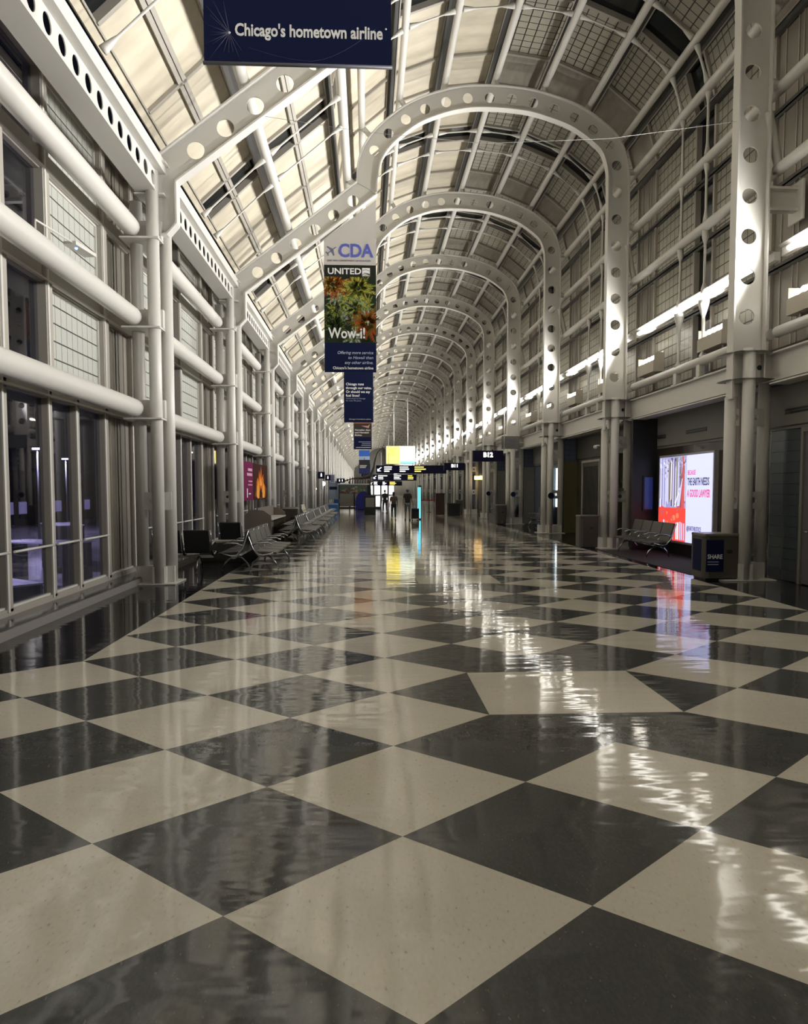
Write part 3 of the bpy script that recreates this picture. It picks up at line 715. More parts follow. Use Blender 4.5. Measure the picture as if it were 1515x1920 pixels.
fit_text('THE EARTH NEEDS', 1.25, .19, nav, t, (-.054, 1.47, 1.56), RXM, off=.01)
fit_text('A GOOD LAWYER', 1.32, .19, pink, t, (-.054, 1.47, 1.26), RXM, off=.02)
fit_text('@EARTHJUSTICE', .85, .12, nav, t, (-.054, 1.47, .38), RXM, off=.0)

# ------------------------------------------------------------------ banners
palm_cols = [mat('palm_%d' % k, c, .7, spec=.15) for k, c in enumerate([(.012, .02, .010), (.10, .15, .025), (.33, .36, .05), (.52, .42, .08), (.33, .07, .012), (.25, .30, .24), (.016, .018, .014), (.50, .52, .42)])]
cream_cloth = mat('pale_banner_cloth', (.50, .48, .45), .5)
cda_blue = mat('periwinkle_print', (.085, .11, .42), .5); grey_print = mat('grey_print', (.12, .13, .2), .5)
def banner(label, yf, x0, x1, z0, z1, group=None):
    t = thing('hanging_banner', label, 'banner', (0, yf, z0), group='banners hanging down the middle of the hall')
    return t
def cords(t, xs, z0, z1):
    for x in xs:
        b = MB(); b.tube([(x, .01, z0), (x, .01, z1)], .008, 6); b.build('cord', grey_print, t)
# nearest navy banner, only its foot in view
t = banner('large navy banner reading hometown airline, cropped by the top edge', 6.66, 0, 0, 5.42, 9)
b = MB(); b.box(-1.37, .215, -.005, .015, 0, 3.6); b.build('cloth', navy, t)
b = MB(); b.tube([(-1.38, .005, -.01), (.225, .005, -.01)], .016, 8); b.build('hem_rod', mat('grey_hem', (.10, .10, .12), .4), t)
fit_text("Chicago's hometown airline", 1.25, .098, whitec, t, (-1.11, -.008, .215), RF, off=.025)
b = MB(); b.ball((-1.155, -.008, .235), .011, 0, 8, 6, (1, .2, 1)); b.ball((.17, -.008, .30), .008, 0, 8, 6, (1, .2, 1)); b.build('dot', whitec, t)
b = MB(); R = random.Random(5)
for k in range(15):
    a = PI * .55 + k * PI * 1.25 / 15 + R.uniform(-.1, .1); L_ = R.uniform(.14, .30)
    ex = max(-1.36, -1.155 + L_ * math.cos(a)); ez = max(.01, .235 + L_ * math.sin(a))
    b.tube([(-1.155, -.006, .235), (ex, -.006, ez)], [.0022, .0008], 4)
b.tube([(-1.0 + .09 * k, -.006, .12 - .10 * math.sin(PI * k / 12) + .012 * max(0, k - 6) ** 1.5) for k in range(13)], .0012, 4)
b.build('crease_glint', mat('navy_crease_glint', (.10, .10, .17), .4), t)  # lighter navy lines paint the light rays reflected along the cloth creases
cords(t, (-1.3, .14), 3.6, 4.3)
# white and palm banner under the second girder
t = banner('tall banner with white blue-lettered head, palm picture and navy foot', YN(1) + .22, 0, 0, 5.26, 9)
YB = 0.0
b = MB(); b.box(-1.26, .27, 0, .02, .0, .86); b.build('navy_foot', navy, t)
zt = lambda x: 10.31 - 5.26 + (x - .26) * .753 - .06
b = MB()
for (xa, xb) in ((-1.26, .27),):
    b.poly([(xa, 0, 3.12), (xb, 0, 3.12), (xb, 0, zt(xb)), (xa, 0, zt(xa))]); b.poly([(xa, .02, zt(xa)), (xb, .02, zt(xb)), (xb, .02, 3.12), (xa, .02, 3.12)])
    b.quad((xb, 0, 3.12), (xb, .02, 3.12), (xb, .02, zt(xb)), (xb, 0, zt(xb))); b.quad((xa, .02, 3.12), (xa, 0, 3.12), (xa, 0, zt(xa)), (xa, .02, zt(xa)))
b.build('white_head', cream_cloth, t)
b = MB(); b.box(-1.26, .27, 0, .02, .86, 3.12, 0)
def palm(cx, cz, r, n, cols, y, rnd):
    for k in range(n):
        a = 2 * PI * k / n + rnd.uniform(-.15, .15); L_ = r * rnd.uniform(.7, 1.1); bend = rnd.uniform(-.25, .25)
        p0 = Vector((cx, cz)); d = Vector((math.cos(a), math.sin(a)))
        for q in range(9):
            tt = .15 + q / 9 * .85; base_ = p0 + d * L_ * tt + Vector((-d.y, d.x)) * bend * L_ * tt * tt
            for sgn in (1, -1):
                dd = Matrix.Rotation(sgn * .6, 2) @ d; nn = Vector((-dd.y, dd.x)); ll = L_ * .30 * (1.15 - tt); wv = .017 * r / .5
                pts = [base_ - nn * wv, base_ + nn * wv, base_ + dd * ll]
                pts = [(max(-1.255, min(.265, p.x)), y, max(.87, min(3.11, p.y))) for p in pts]
                yy = y - .0001 * rnd.random()
                if (pts[1][0] - pts[0][0]) * (pts[2][2] - pts[0][2]) - (pts[2][0] - pts[0][0]) * (pts[1][2] - pts[0][2]) < 0: pts = pts[::-1]
                b.poly(pts, rnd.choice(cols))
R = random.Random(11)
for k in range(22): palm(R.uniform(-1.25, .25), R.uniform(1.0, 3.0), R.uniform(.25, .42), 11, [[0, 1, 6], [5, 7, 1], [1, 2, 2], [0, 6, 6]][k % 4], -.001 - k * .0001, R)
palm(-1.0, 2.55, .55, 18, [4, 4, 3], -.004, R); palm(-.25, 2.45, .6, 20, [2, 3, 1], -.0045, R); palm(-.35, 1.85, .5, 18, [1, 2, 5], -.005, R)
palm(.02, 1.45, .62, 18, [4, 4, 1], -.0055, R); palm(-.92, 1.35, .5, 18, [0, 6, 1], -.006, R)
b.box(-1.26, .27, -.0075, -.006, 2.78, 3.12, 6)
b.build('palm_picture', palm_cols, t)
fit_text('CDA', 1.03, .37, cda_blue, t, (-.84, -.006, 3.36), RF, off=.03)
fit_text('CHICAGO DEPARTMENT OF AVIATION', 1.28, .05, grey_print, t, (-1.17, -.006, 3.22), RF)
b = MB()      # little aeroplane emblem
def P2(pts, y=-.008): b.poly([(-1.03 + .17 * (x * .8 - z * .6) , y, 3.54 + .17 * (x * .6 + z * .8)) for x, z in pts])
P2([(-1, -.08), (.85, -.08), (1.0, 0), (.85, .08), (-1, .08)]); P2([(-.15, .05), (.3, .05), (-.1, .95), (-.35, .95)]); P2([(-.35, -.95), (-.1, -.95), (.3, -.05), (-.15, -.05)])
P2([(-1, .05), (-.75, .05), (-.95, .4), (-1.1, .4)]); P2([(-1.1, -.4), (-.95, -.4), (-.75, -.05), (-1, -.05)])
b.build('aeroplane_emblem', grey_print, t)
fit_text('UNITED', .98, .17, whitec, t, (-1.16, -.009, 2.86), RF, off=.02)
b = MB(); b.box(-.14, .09, -.009, -.0085, 2.80, 3.04, 0)
for k in range(5): b.tube([(-.135 + .045 * k, -.0095, 2.805), (-.08 + .035 * k, -.0095, 2.90 - .012 * k), (.085, -.0095, 2.87 - .016 * k)], .006, 4, 1)
b.tube([(-.13, -.0095, 2.97), (-.02, -.0095, 2.99), (.08, -.0095, 2.95)], .006, 4, 1)
b.build('globe_emblem', [whitec, palm_cols[6]], t)
fit_text('Wow-i!', 1.09, .30, whitec, t, (-1.14, -.016, 1.0), RF, off=.02)
for k, (s_, wd) in enumerate((('Offering more service', 1.06), ('to Hawaii than', .74), ('any other airline.', .84))):
    fit_text(s_, wd, .085, mat('pale_blue_print', (.36, .40, .52), .5), t, (.17 - wd, -.006, .535 - .145 * k), RF, shear=.25, off=.01)
fit_text("Chicago's hometown airline", 1.2, .075, whitec, t, (-1.02, -.006, .09), RF, off=.02)
# next navy banner
t = banner('navy banner asking about fuel lines, just below the palm banner', YN(3) + .22, 0, 0, 5.16, 9)
b = MB(); b.box(-1.18, .30, 0, .02, 0, 3.4); b.build('cloth', navy, t)
for k, (s_, wd) in enumerate((('Chicago runs', .90), ('through our veins.', 1.30), ('Or should we say', 1.22), ('fuel lines?', .70))):
    fit_text(s_, wd, .12, whitec, t, (-1.08, -.006, 1.86 - .19 * k), RF, off=.025)
for k, (s_, wd) in enumerate((('Committed to Chicago', .98), ('for over 90 years.', .78))):
    fit_text(s_, wd, .06, mat('pale_blue_print'), t, (-1.08, -.006, 1.17 - .11 * k), RF)
fit_text("Chicago's hometown airline", 1.1, .05, whitec, t, (-.93, -.006, .14), RF)
cords(t, (-1.1, .2), 3.4, 4.6)
t = banner('banner with sunset wing picture over black and navy cloth', YN(6) + .22, 0, 0, 5.04, 9)
b = MB(); b.box(-1.13, .34, 0, .02, 0, 1.0); b.build('navy_foot', navy, t)
b = MB(); b.box(-1.13, .34, 0, .02, 1.0, 2.15, 0); b.box(-1.13, .34, 0, .02, 2.15, 3.4, 1); b.box(-1.13, .34, -.003, 0, 2.1, 2.2, 3)
b.poly([(-.55, -.004, 1.92), (.1, -.004, 1.72), (.18, -.004, 1.98), (.22, -.004, 2.05), (.02, -.004, 1.9)], 2)
b.build('sunset_picture', [mat('brown_black_print', (.02, .012, .01), .5), mat('sunset_orange', (.62, .30, .12), .5), mat('pink_wing', (.45, .27, .24), .5), mat('sunset_red', (.3, .10, .04), .5)], t)
for k, (s_, wd) in enumerate((('Hawaiian days', 1.25), ('and Hawaiian', 1.15), ('flights.', .6))): fit_text(s_, wd, .12, whitec, t, (-1.03, -.006, 1.52 - .21 * k), RF, off=.02)
for k, wd in enumerate((1.0, .72, .78)): b = MB(); b.box(.27 - wd, .27, -.004, 0, .58 - .14 * k, .62 - .14 * k); b.build('text_line', mat('pale_blue_print'), t)
b = MB(); b.box(-.95, .27, -.004, 0, .13, .17); b.build('text_line', whitec, t)
t = banner('small distant banner with blue sky picture over dark cloth', YN(12) + .22, 0, 0, 4.0, 9)
b = MB(); b.box(-1.25, .32, 0, .02, 0, .75); b.build('navy_foot', mat('mid_blue_cloth', (.01, .02, .12), .5), t)
b = MB(); b.box(-1.25, .32, 0, .02, .75, 2.0, 0); b.box(-1.25, .32, 0, .02, 2.0, 2.5, 1); b.box(-1.25, .32, 0, .02, 2.5, 3.4, 2); b.box(-.52, -.44, -.01, 0, 2.0, 2.3, 0)
b.build('sky_picture', [mat('dark_print', (.012, .012, .02), .5), mat('pale_sky', (.35, .45, .6), .5), mat('blue_sky', (.03, .12, .5), .5)], t)
for k in range(3): b = MB(); b.box(-1.12, -.1 - .1 * k, -.01, 0, 1.15 - .16 * k, 1.22 - .16 * k); b.build('text_line', whitec, t)
t = banner('furthest navy banner, tiny, above the dark skeleton', YN(15) + .22, 0, 0, 3.6, 9)
b = MB(); b.box(-1.1, .45, 0, .02, 0, 2.6); b.build('cloth', navy, t)
b = MB(); b.box(-.9, .2, -.01, 0, .9, .98); b.build('text_line', whitec, t)

# wire strung across the hall at the first arch leg
b = MB(); b.tube([(-1.94, 14.44, 8.7), (0, 14.44, 8.45), (2.2, 14.42, 8.28), (4.6, 14.42, 8.42), (7.05, 14.4, 8.78)], .0035, 6)
tag(b.build('hanging_wire', mat('grey_wire', (.35, .34, .32), .4)), 'thin grey wire strung across the hall to the nearest arch leg', 'wire')
# slim lamp on an arm beside the left window wall
t = thing('arm_lamp', 'slim white lamp with blue spark on an arm by left windows', 'lamp', (-4.18, 9.9, 5.08))
b = MB(); b.tube([(0, 0, .0), (0, .0, .12), (.12, .9, .12)], .013, 8); b.build('arm', steel, t)
b = MB(); b.box(.03, .21, .88, 1.45, .09, .14, rot=rot_z(-.13)); b.build('lamp_head', steel, t)
b = MB(); b.ball((.12, 1.02, .085), .022, 0, 8, 6); b.build('lens', emi('blue_spark', (.3, .5, 1), 3), t)

# ------------------------------------------------------------------ hanging signs
def gate_sign(txt, x0, x1, y, z0, z1, rods):
    t = thing('gate_sign', 'navy hanging gate sign reading %s' % txt, 'sign', ((x0 + x1) / 2, y, z0), group='hanging gate signs'); hw = (x1 - x0) / 2; h = z1 - z0
    b = MB(); b.box(-hw, hw, -.08, .08, 0, h); b.box(-hw + .04, hw - .04, -.09, .09, .03, h - .03); b.build('sign_box', navy2, t)
    fit_text(txt, hw * .62, h * .40, lit_white, t, (-hw * .31, -.095, h * .42), RF, off=.05)
    for x, L_ in rods: b = MB(); b.tube([(x, 0, h), (x, 0, h + L_)], .018, 8); b.build('rod', steel, t)
gate_sign('B12', 4.20, 5.43, 30.0, 2.89, 3.33, ((-.22, 2.0), (.66, 1.6)))
gate_sign('B11', 4.68, 5.95, 46.0, 2.94, 3.39, ((-.35, 2.0), (.5, 2.0)))
def dir_sign(label, x0, x1, y, z0, z1, seed, rods):
    t = thing('direction_sign', label, 'sign', (x0, y, z0), group='long hanging direction signs'); W = x1 - x0; h = z1 - z0
    b = MB(); b.box(0, W, -.1, .1, 0, h); b.build('sign_box', navy2, t)
    R = random.Random(seed)
    b = MB(); b.poly([(.12, -.105, h * .25), (.42, -.105, h * .3), (.2, -.105, h * .42), (.46, -.105, h * .72), (.38, -.105, h * .78), (.16, -.105, h * .5), (.1, -.105, h * .62)]); b.build('arrow', lit_white, t)
    x = .65; k = 0
    while x < W - 1.0:
        L_ = R.uniform(.6, 1.1)
        for r_ in range(3):
            b = MB(); b.box(x, x + L_ * R.uniform(.5, 1), -.105, -.1, h * (.72 - .25 * r_), h * (.84 - .25 * r_)); b.build('text_line', lit_yellow if (k == 2) else lit_white, t)
        x += L_ + R.uniform(.35, .8); k += 1
    for xr in rods: b = MB(); b.tube([(xr, 0, h), (xr, 0, h + 2.5)], .02, 8); b.build('rod', steel, t)
dir_sign('longest navy direction sign, under the yellow advertising screen', .67, 6.3, 60.0, 3.02, 3.68, 1, (1.0, 4.8))
dir_sign('second row navy direction sign behind the longest one', .55, 5.6, 86.0, 2.75, 3.45, 2, (1.0, 4.0))
dir_sign('third row navy direction sign, small and far', .3, 5.3, 116.0, 2.3, 3.0, 3, (1.0, 4.0))
# yellow advertising screen
t = thing('advertising_screen', 'bright yellow and white advertising screen hung above the direction signs', 'screen', (1.52, 61.0, 3.84))
b = MB(); b.box(-.04, 2.36, -.1, .1, -.04, 1.44); b.build('case', steel, t)
b = MB()
sc_m = [emi('screen_yellow', (1, .82, .16), 2.1), emi('screen_white', (1, .96, .70), 2.2), emi('screen_cyan', (.35, .95, 1), 1.1), emi('screen_pale', (.85, 1, .95), 1.2), mat('screen_ink', (.1, .12, .15), .5), mat('screen_text', (.35, .28, .02), .5)]
b.box(0, .8, -.106, -.1, 0, 1.4, 0); b.box(.8, 1.1, -.106, -.1, 0, 1.4, 0); b.box(1.1, 2.32, -.106, -.1, .45, 1.4, 1); b.box(1.1, 2.32, -.106, -.1, .18, .45, 3); b.box(1.1, 2.32, -.106, -.1, 0, .18, 2)
for k in range(5): b.box(.16, .16 + (.62, .5, .55, .48, .6)[k], -.11, -.106, 1.16 - .13 * k, 1.2 - .13 * k, 5)
for cx in (1.22, 1.5, 1.98): b.tube([(cx, -.108, .45), (cx + .06, -.108, .62), (cx + .02, -.108, .78), (cx + .14, -.108, .95)], .012, 5, 4)
b.build('display', sc_m, t)
for x in (.6, 1.72): b = MB(); b.tube([(x, 0, 1.44), (x, 0, 5.3)], .04, 8); b.build('rod', steel, t)
# small pictogram signs on the left
for (x0, x1, y, z0, z1, lb, white) in ((-3.62, -3.12, 55, 2.55, 3.05, 'leftmost small navy pictogram sign over the left columns', 0), (-3.25, -2.85, 58, 2.45, 2.88, 'second small navy pictogram sign from the left', 0), (-3.0, -2.6, 60, 2.3, 2.95, 'small white list sign with blue lines at left', 1), (-2.5, -1.85, 61, 2.3, 2.65, 'small wide navy sign with two white symbols at left', 0)):
    t = thing('pictogram_sign', lb, 'sign', (x0, y, z0)); W = x1 - x0; h = z1 - z0
    b = MB(); b.box(0, W, -.05, .05, 0, h); b.build('sign_box', mat('pale_lilac_sign', (.45, .45, .62), .4) if white else navy2, t)
    b = MB()
    if white:
        for k in range(4): b.box(W * .15, W * .8, -.055, -.05, h * (.15 + .2 * k), h * (.24 + .2 * k))
        b.build('text_line', navy2, t)
    else:
        for fx in ((.5,) if W < .6 else (.35, .7)): b.ball((W * fx, -.052, h * .72), h * .08, 0, 8, 6, (1, .2, 1)); b.box(W * fx - h * .1, W * fx + h * .1, -.055, -.05, h * .3, h * .62)
        b.build('symbol', lit_white, t)
    b = MB(); b.tube([(W / 2, 0, h), (W / 2, 0, h + 1.5)], .015, 6); b.build('rod', steel, t)
# grey panel sign on the third arch leg and round blue markers
t = thing('panel_sign', 'pale grey notice panel fixed high beside the fourth arch leg', 'sign', (6.55, 36.6, 3.75))
b = MB(); b.box(0, .85, -.03, .03, 0, .62); b.build('panel', wallgrey, t)
b = MB(); R = random.Random(2)
for r_ in range(2):
    for k in range(9): b.box(.1 + .07 * k, .155 + .07 * k, -.035, -.03, .42 - .1 * r_, .48 - .1 * r_)
for k in range(6): b.tube([(.12 + .1 * k, -.033, .18 + .03 * math.sin(k)), (.22 + .1 * k, -.033, .18 + .03 * math.sin(k + 1))], .008, 5)
b.build('print', grey_print, t)
b = MB(); b.tube([(.85, 0, .3), (1.1, .2, .3)], .03, 8); b.build('arm', steel, t)
for k, n in enumerate((2, 3, 4)):
    b = MB(); b.tube([(7.37, YN(n) - .345, 1.52), (7.37, YN(n) - .315, 1.52)], .13, 20)
    tag(b.build('round_marker', navy2), 'round navy marker on the %s arch column from the front' % ORD[n], 'sign', 'round column markers')

# ------------------------------------------------------------------ flame banner on the left windows
t = thing('wall_banner', 'magenta panel and flame picture hung across the left windows', 'banner', (-3.97, 23.1, 1.42))
b = MB(); b.box(0, .02, 0, 3.05, 0, 1.28); b.build('magenta_panel', mat('magenta_cloth', (.13, .012, .06), .8, spec=.1), t)
for k, (z, L_, hh) in enumerate(((.98, .9, .09), (.82, 1.1, .09), (.62, .8, .04), (.5, .9, .04))):
    b = MB(); b.box(.02, .026, 2.85 - L_, 2.85, z, z + hh); b.build('text_line', mat('pink_print', (.55, .30, .42), .5), t)
b = MB(); b.box(.02, .026, 1.7, 1.85, .1, .4); b.box(.02, .026, 2.1, 2.5, .2, .24); b.build('text_line', whitec, t)
fm_ = [mat('flame_dark', (.035, .010, .007), .8, spec=.1), mat('flame_orange', (.62, .15, .010), .8, spec=.1), mat('flame_amber', (.75, .34, .06), .8, spec=.1), mat('flame_brown', (.20, .05, .010), .8, spec=.1)]
b = MB(); b.box(0, .02, 3.05, 6.7, 0, 1.28, 0)
def flame(cy, w, h, z, mi, x, dx):
    P = [(0, 0), (.9, .05), (1, .35), (.55, .5), (.6, .75), (.2, .6), (.15, 1), (-.1, .62), (-.35, .85), (-.4, .5), (-.75, .62), (-.8, .3), (-1, .1)]
    P = P[::-1] if False else P
    c = (0, .3)
    for k in range(len(P)):
        a, d = P[k], P[(k + 1) % len(P)]
        b.poly([(x, cy + c[0] * w, z + c[1] * h), (x, cy + a[0] * w, z + a[1] * h), (x, cy + d[0] * w, z + d[1] * h)], mi)
flame(4.9, 1.5, 1.1, .02, 3, .021, 0); flame(4.9, 1.15, 1.18, .06, 1, .022, 0); flame(4.2, .35, .8, .03, 2, .023, 0); flame(5.6, .35, .75, .03, 2, .023, 0); flame(4.9, .4, .5, .05, 0, .024, 0); flame(4.9, .3, .35, .5, 2, .0245, 0)
b.build('flame_picture', fm_, t)

# ------------------------------------------------------------------ seating
def rbox(b, w, d, t_, M_, mi=0, r=.02):
    """rounded slab centred at origin then moved by M_ (4x4)"""
    bm = bmesh.new(); bmesh.ops.create_cube(bm, size=1); bmesh.ops.scale(bm, vec=(w, d, t_), verts=bm.verts)
    bmesh.ops.bevel(bm, geom=list(bm.edges), offset=min(r, t_ * .45), segments=2, affect='EDGES', profile=.6)
    bmesh.ops.transform(bm, matrix=M_, verts=bm.verts)
    i = len(b.v); bm.verts.index_update(); b.v += [tuple(v.co) for v in bm.verts]
    for f in bm.faces: b.f.append(tuple(i + v.index for v in f.verts)); b.m.append(mi); b.sm.append(False); b.uv.append([(0, 0)] * len(f.verts))
    bm.free()
def make_bench(ns, seat_m, pitch=.62):
    t = thing('tandem_bench', '', 'bench')
    L_ = ns * pitch
    b = MB(); b.box(-L_ / 2, L_ / 2, .0, .07, .30, .36); b.build('beam', chrome, t)
    for k in range(ns):
        x = -L_ / 2 + pitch * (k + .5)
        b = MB(); rbox(b, pitch - .07, .48, .05, Matrix.Translation((x, -.05, .42)) @ Matrix.Rotation(.06, 4, 'X'), 0); b.build('seat', seat_m, t)
        b = MB(); rbox(b, pitch - .07, .045, .50, Matrix.Translation((x, .265, .68)) @ Matrix.Rotation(-.28, 4, 'X'), 0); b.build('backrest', seat_m, t)
    for k in range(ns + 1):
        x = -L_ / 2 + pitch * k
        b = MB(); b.tube([(x, .36, .92), (x, .30, .72), (x, .22, .50), (x, .10, .37), (x, -.02, .36), (x, -.22, .42)], [.012, .016, .02, .028, .022, .012], 8)
        b.tube([(x, .25, .58), (x, .12, .63), (x, -.10, .64), (x, -.20, .60)], [.014, .02, .02, .012], 8, flat=.8); b.build('armrest', chrome, t)
    for x in (-L_ / 2 + pitch * .5, L_ / 2 - pitch * .5):
        for s_ in (1, -1):
            b = MB(); pts = [(x, .03, .33), (x, .03 + s_ * .12, .30), (x, .03 + s_ * .24, .18), (x, .03 + s_ * .31, .02)]
            b.tube(pts, [.028, .024, .02, .016], 8); b.ball((x, .03 + s_ * .31, .012), .022, 0, 8, 6, (1, 1, .5)); b.build('leg', chrome, t)
    return t
protos = {}
def bench(ns, m, x, y, rz, label, group='rows of waiting seats on the left', pitch=.62):
    key = (ns, m.name, pitch)
    if key not in protos:
        o = make_bench(ns, m, pitch); protos[key] = (o, tree_of(o))
    else: o = copy_tree(protos[key][0], None, protos[key][1])
    o.location = (x, y, 0); o.rotation_euler = (0, 0, rz); o['label'] = label; o['group'] = group
bench(4, seatgrey, 7.45, 20.05, -PI / 2, 'grey four-seat bench with chrome arms before the lit poster', 'benches on the right', .72)
bench(4, seatgrey, -2.27, 17.9, PI / 2, 'grey seat row facing the aisle, nearest on the left', pitch=.78)
bench(4, blackvinyl, -2.92, 17.75, -PI / 2, 'black seat row facing the windows, back to back with nearest row', pitch=.78)
bench(2, blackvinyl, -4.0, 16.6, PI, 'pair of black seats seen from behind beside the nearest left columns')
bench(1, blackvinyl, -3.66, 20.4, PI, 'single black seat seen from behind, beyond the pair by the column')
k_ = 0
for y, nm in ((26.6, 'second'), (30.6, 'third'), (34.6, 'fourth'), (38.6, 'fifth'), (42.8, 'sixth')):
    bench(4, seatgrey, -2.05, y, PI / 2, 'grey seat row facing the aisle, %s from the front' % nm, pitch=.78)
    bench(4, blackvinyl, -2.7, y, -PI / 2, 'black seat row facing the windows, %s from the front' % nm, pitch=.78)
bench(3, mat('lit_seat_vinyl', (.50, .47, .36), .4), -3.38, 43.0, PI / 2, 'three seats coloured pale as if lit, in a row beyond the black rows, left', 'pale seats far left')  # light falling on these seats is put into their pale vinyl colour
for y, nm in ((34.2, 'nearer'), (42.4, 'middle'), (50.0, 'far')):
    bench(4, blackvinyl, 8.0, y + .6, -PI / 2, 'black seat row against the right tiled wall, %s one' % nm, 'benches on the right')

# low cabinet, phone counter, bins
t = thing('low_cabinet', 'low grey cabinet with panel doors under the left seats', 'cabinet', (-3.35, 18.9, 0))
b = MB(); b.box(-.85, .6, 0, .5, 0.05, .46); b.box(-.8, .55, .03, .47, 0, .05); b.build('body', mat('cabinet_grey', (.09, .085, .075), .45), t)
b = MB(); b.box(-.9, .65, -.03, .53, .46, .50); b.build('top', mat('cabinet_top', (.32, .31, .27), .35), t)
for k in range(3): b = MB(); b.box(-.82 + .47 * k, -.39 + .47 * k, -.015, 0, .09, .43); b.build('door', mat('cabinet_door', (.07, .066, .06), .4), t)
t = thing('charging_counter', 'grey brown counter with slanted side screens and pale worktop, left', 'counter', (-3.42, 25.0, 0))
cg = mat('counter_grey_brown', (.17, .145, .12), .4)
for (y0, sgn) in ((-1.0, 1), (3.0, -1)):
    b = MB(); b.box(-.5, .35, y0, y0 + .05, 0, .95); b.poly([(-.5, y0, .95), (.35, y0, .95), (.1, y0, 1.12), (-.3, y0, 1.14)]); b.poly([(-.3, y0 + .05, 1.14), (.1, y0 + .05, 1.12), (.35, y0 + .05, .95), (-.5, y0 + .05, .95)])
    b.quad((-.3, y0, 1.14), (.1, y0, 1.12), (.1, y0 + .05, 1.12), (-.3, y0 + .05, 1.14)); b.quad((.1, y0, 1.12), (.35, y0, .95), (.35, y0 + .05, .95), (.1, y0 + .05, 1.12)); b.build('side_screen', cg, t)
b = MB(); b.box(-.12, -.07, -.95, 3.0, .1, 1.2); b.build('centre_screen', cg, t)
b = MB(); b.box(-.5, .38, -.95, 3.0, .80, .84); b.build('worktop', mat('pale_worktop', (.55, .54, .50), .3), t)
b = MB(); b.box(-.3, .2, -.9, 2.95, 0, .12); b.build('plinth', black, t)
def bin_(x, y, w, d, h, label, sticker=None, rz=0.0):
    t = thing('litter_bin', label, 'bin', (x, y, 0), rz, group='grey brown litter bins')
    pts = [(-w / 2 + .08, -d / 2), (w / 2 - .02, -d / 2), (w / 2, -d / 2 + .02), (w / 2, d / 2), (-w / 2, d / 2), (-w / 2, -d / 2 + .14), (-w / 2 + .02, -d / 2 + .05)]
    b = MB()
    for k in range(len(pts)):
        p, q = pts[k], pts[(k + 1) % len(pts)]; b.quad((p[0], p[1], .04), (q[0], q[1], .04), (q[0], q[1], h - .06), (p[0], p[1], h - .06))
    b.poly([(p[0], p[1], h - .06) for p in pts]); b.build('body', binmat, t)
    b = MB(); b.box(-w / 2 + .04, w / 2 - .03, -d / 2 + .05, d / 2 - .03, 0, .04); b.build('plinth', black, t)
    b = MB(); rbox(b, w + .02, d + .02, .06, Matrix.Translation((0, 0, h - .03)), 0, .02); b.build('lid', mat('bin_lid', (.13, .115, .09), .3), t)
    b = MB(); b.ball((.12 * w, -d / 2 - .001, h * .62), .06, 0, 12, 6, (1.2, .12, .65)); b.build('slot', black, t)
    b = MB(); b.box(.0, .09, -d / 2 - .006, -d / 2, .09, .12); b.build('badge', chrome, t)
    return t
t = bin_(6.98, 14.62, .78, .62, .92, 'large litter bin with navy poster, in front of the first right columns')
b = MB(); b.box(-.395, -.391, -.14, .24, .17, .80); b.build('poster', navy, t)
b = MB(); b.box(-.37, -.02, -.314, -.311, .17, .80); b.build('poster', navy, t)
fit_text('SHARE', .30, .085, whitec, t, (-.345, -.317, .43), RF, off=.02)
for k in range(2): b = MB(); b.box(-.34, -.12, -.317, -.314, .36 - .05 * k, .375 - .05 * k); b.build('text_line', mat('pale_blue_print'), t)
bin_(6.70, 22.6, .56, .5, 1.0, 'litter bin in front of the second right columns')
bin_(6.75, 37.9, .52, .5, 1.0, 'litter bin in front of the fourth right columns')
bin_(6.6, 54.2, .52, .5, 1.0, 'small far litter bin on the right beside the fifth columns')
bin_(-3.12, 30.6, .62, .6, 1.02, 'litter bin on the left behind the charging counter')
bin_(-3.3, 32.4, .5, .5, 1.02, 'darker litter bin behind the other left bin')

# security camera dome and hand-sanitiser plate by the second right column
t = thing('camera_dome', 'small white camera on the second right column pipe', 'camera', (6.93, YN(1) + .02, 3.05))
b = MB(); b.tube([(.05, 0, .05), (-.06, -.02, .05)], .02, 8); b.build('bracket', steel, t)
b = MB(); b.ball((-.1, -.04, .0), .06, 0, 12, 8); b.build('dome', steel, t)
t = thing('plant_box', 'green leafed trailing plant on a grey box by second right column', 'plant', (7.62, YN(1) - .02, 1.74))
b = MB(); b.box(-.08, .08, -.08, .08, 0, .08); b.build('holder', wallgrey, t)
b = MB(); R = random.Random(9)
for k in range(16):
    a = R.uniform(0, 2 * PI); r_ = R.uniform(.03, .1); z = R.uniform(.1, .38); d = Vector((math.cos(a), math.sin(a), R.uniform(-.2, .8))).normalized(); s_ = Vector((-d.y, d.x, 0)).normalized() * .022
    p = Vector((r_ * .3 * math.cos(a), r_ * .3 * math.sin(a), z)); e = p + d * .09
    b.poly([tuple(p), tuple(p + d * .04 + s_), tuple(e), tuple(p + d * .04 - s_)])
b.tube([(0, 0, .08), (.01, 0, .25), (0, .01, .36)], .006, 5); b.build('leaves', mat('leaf_green', (.02, .07, .02), .5), t)

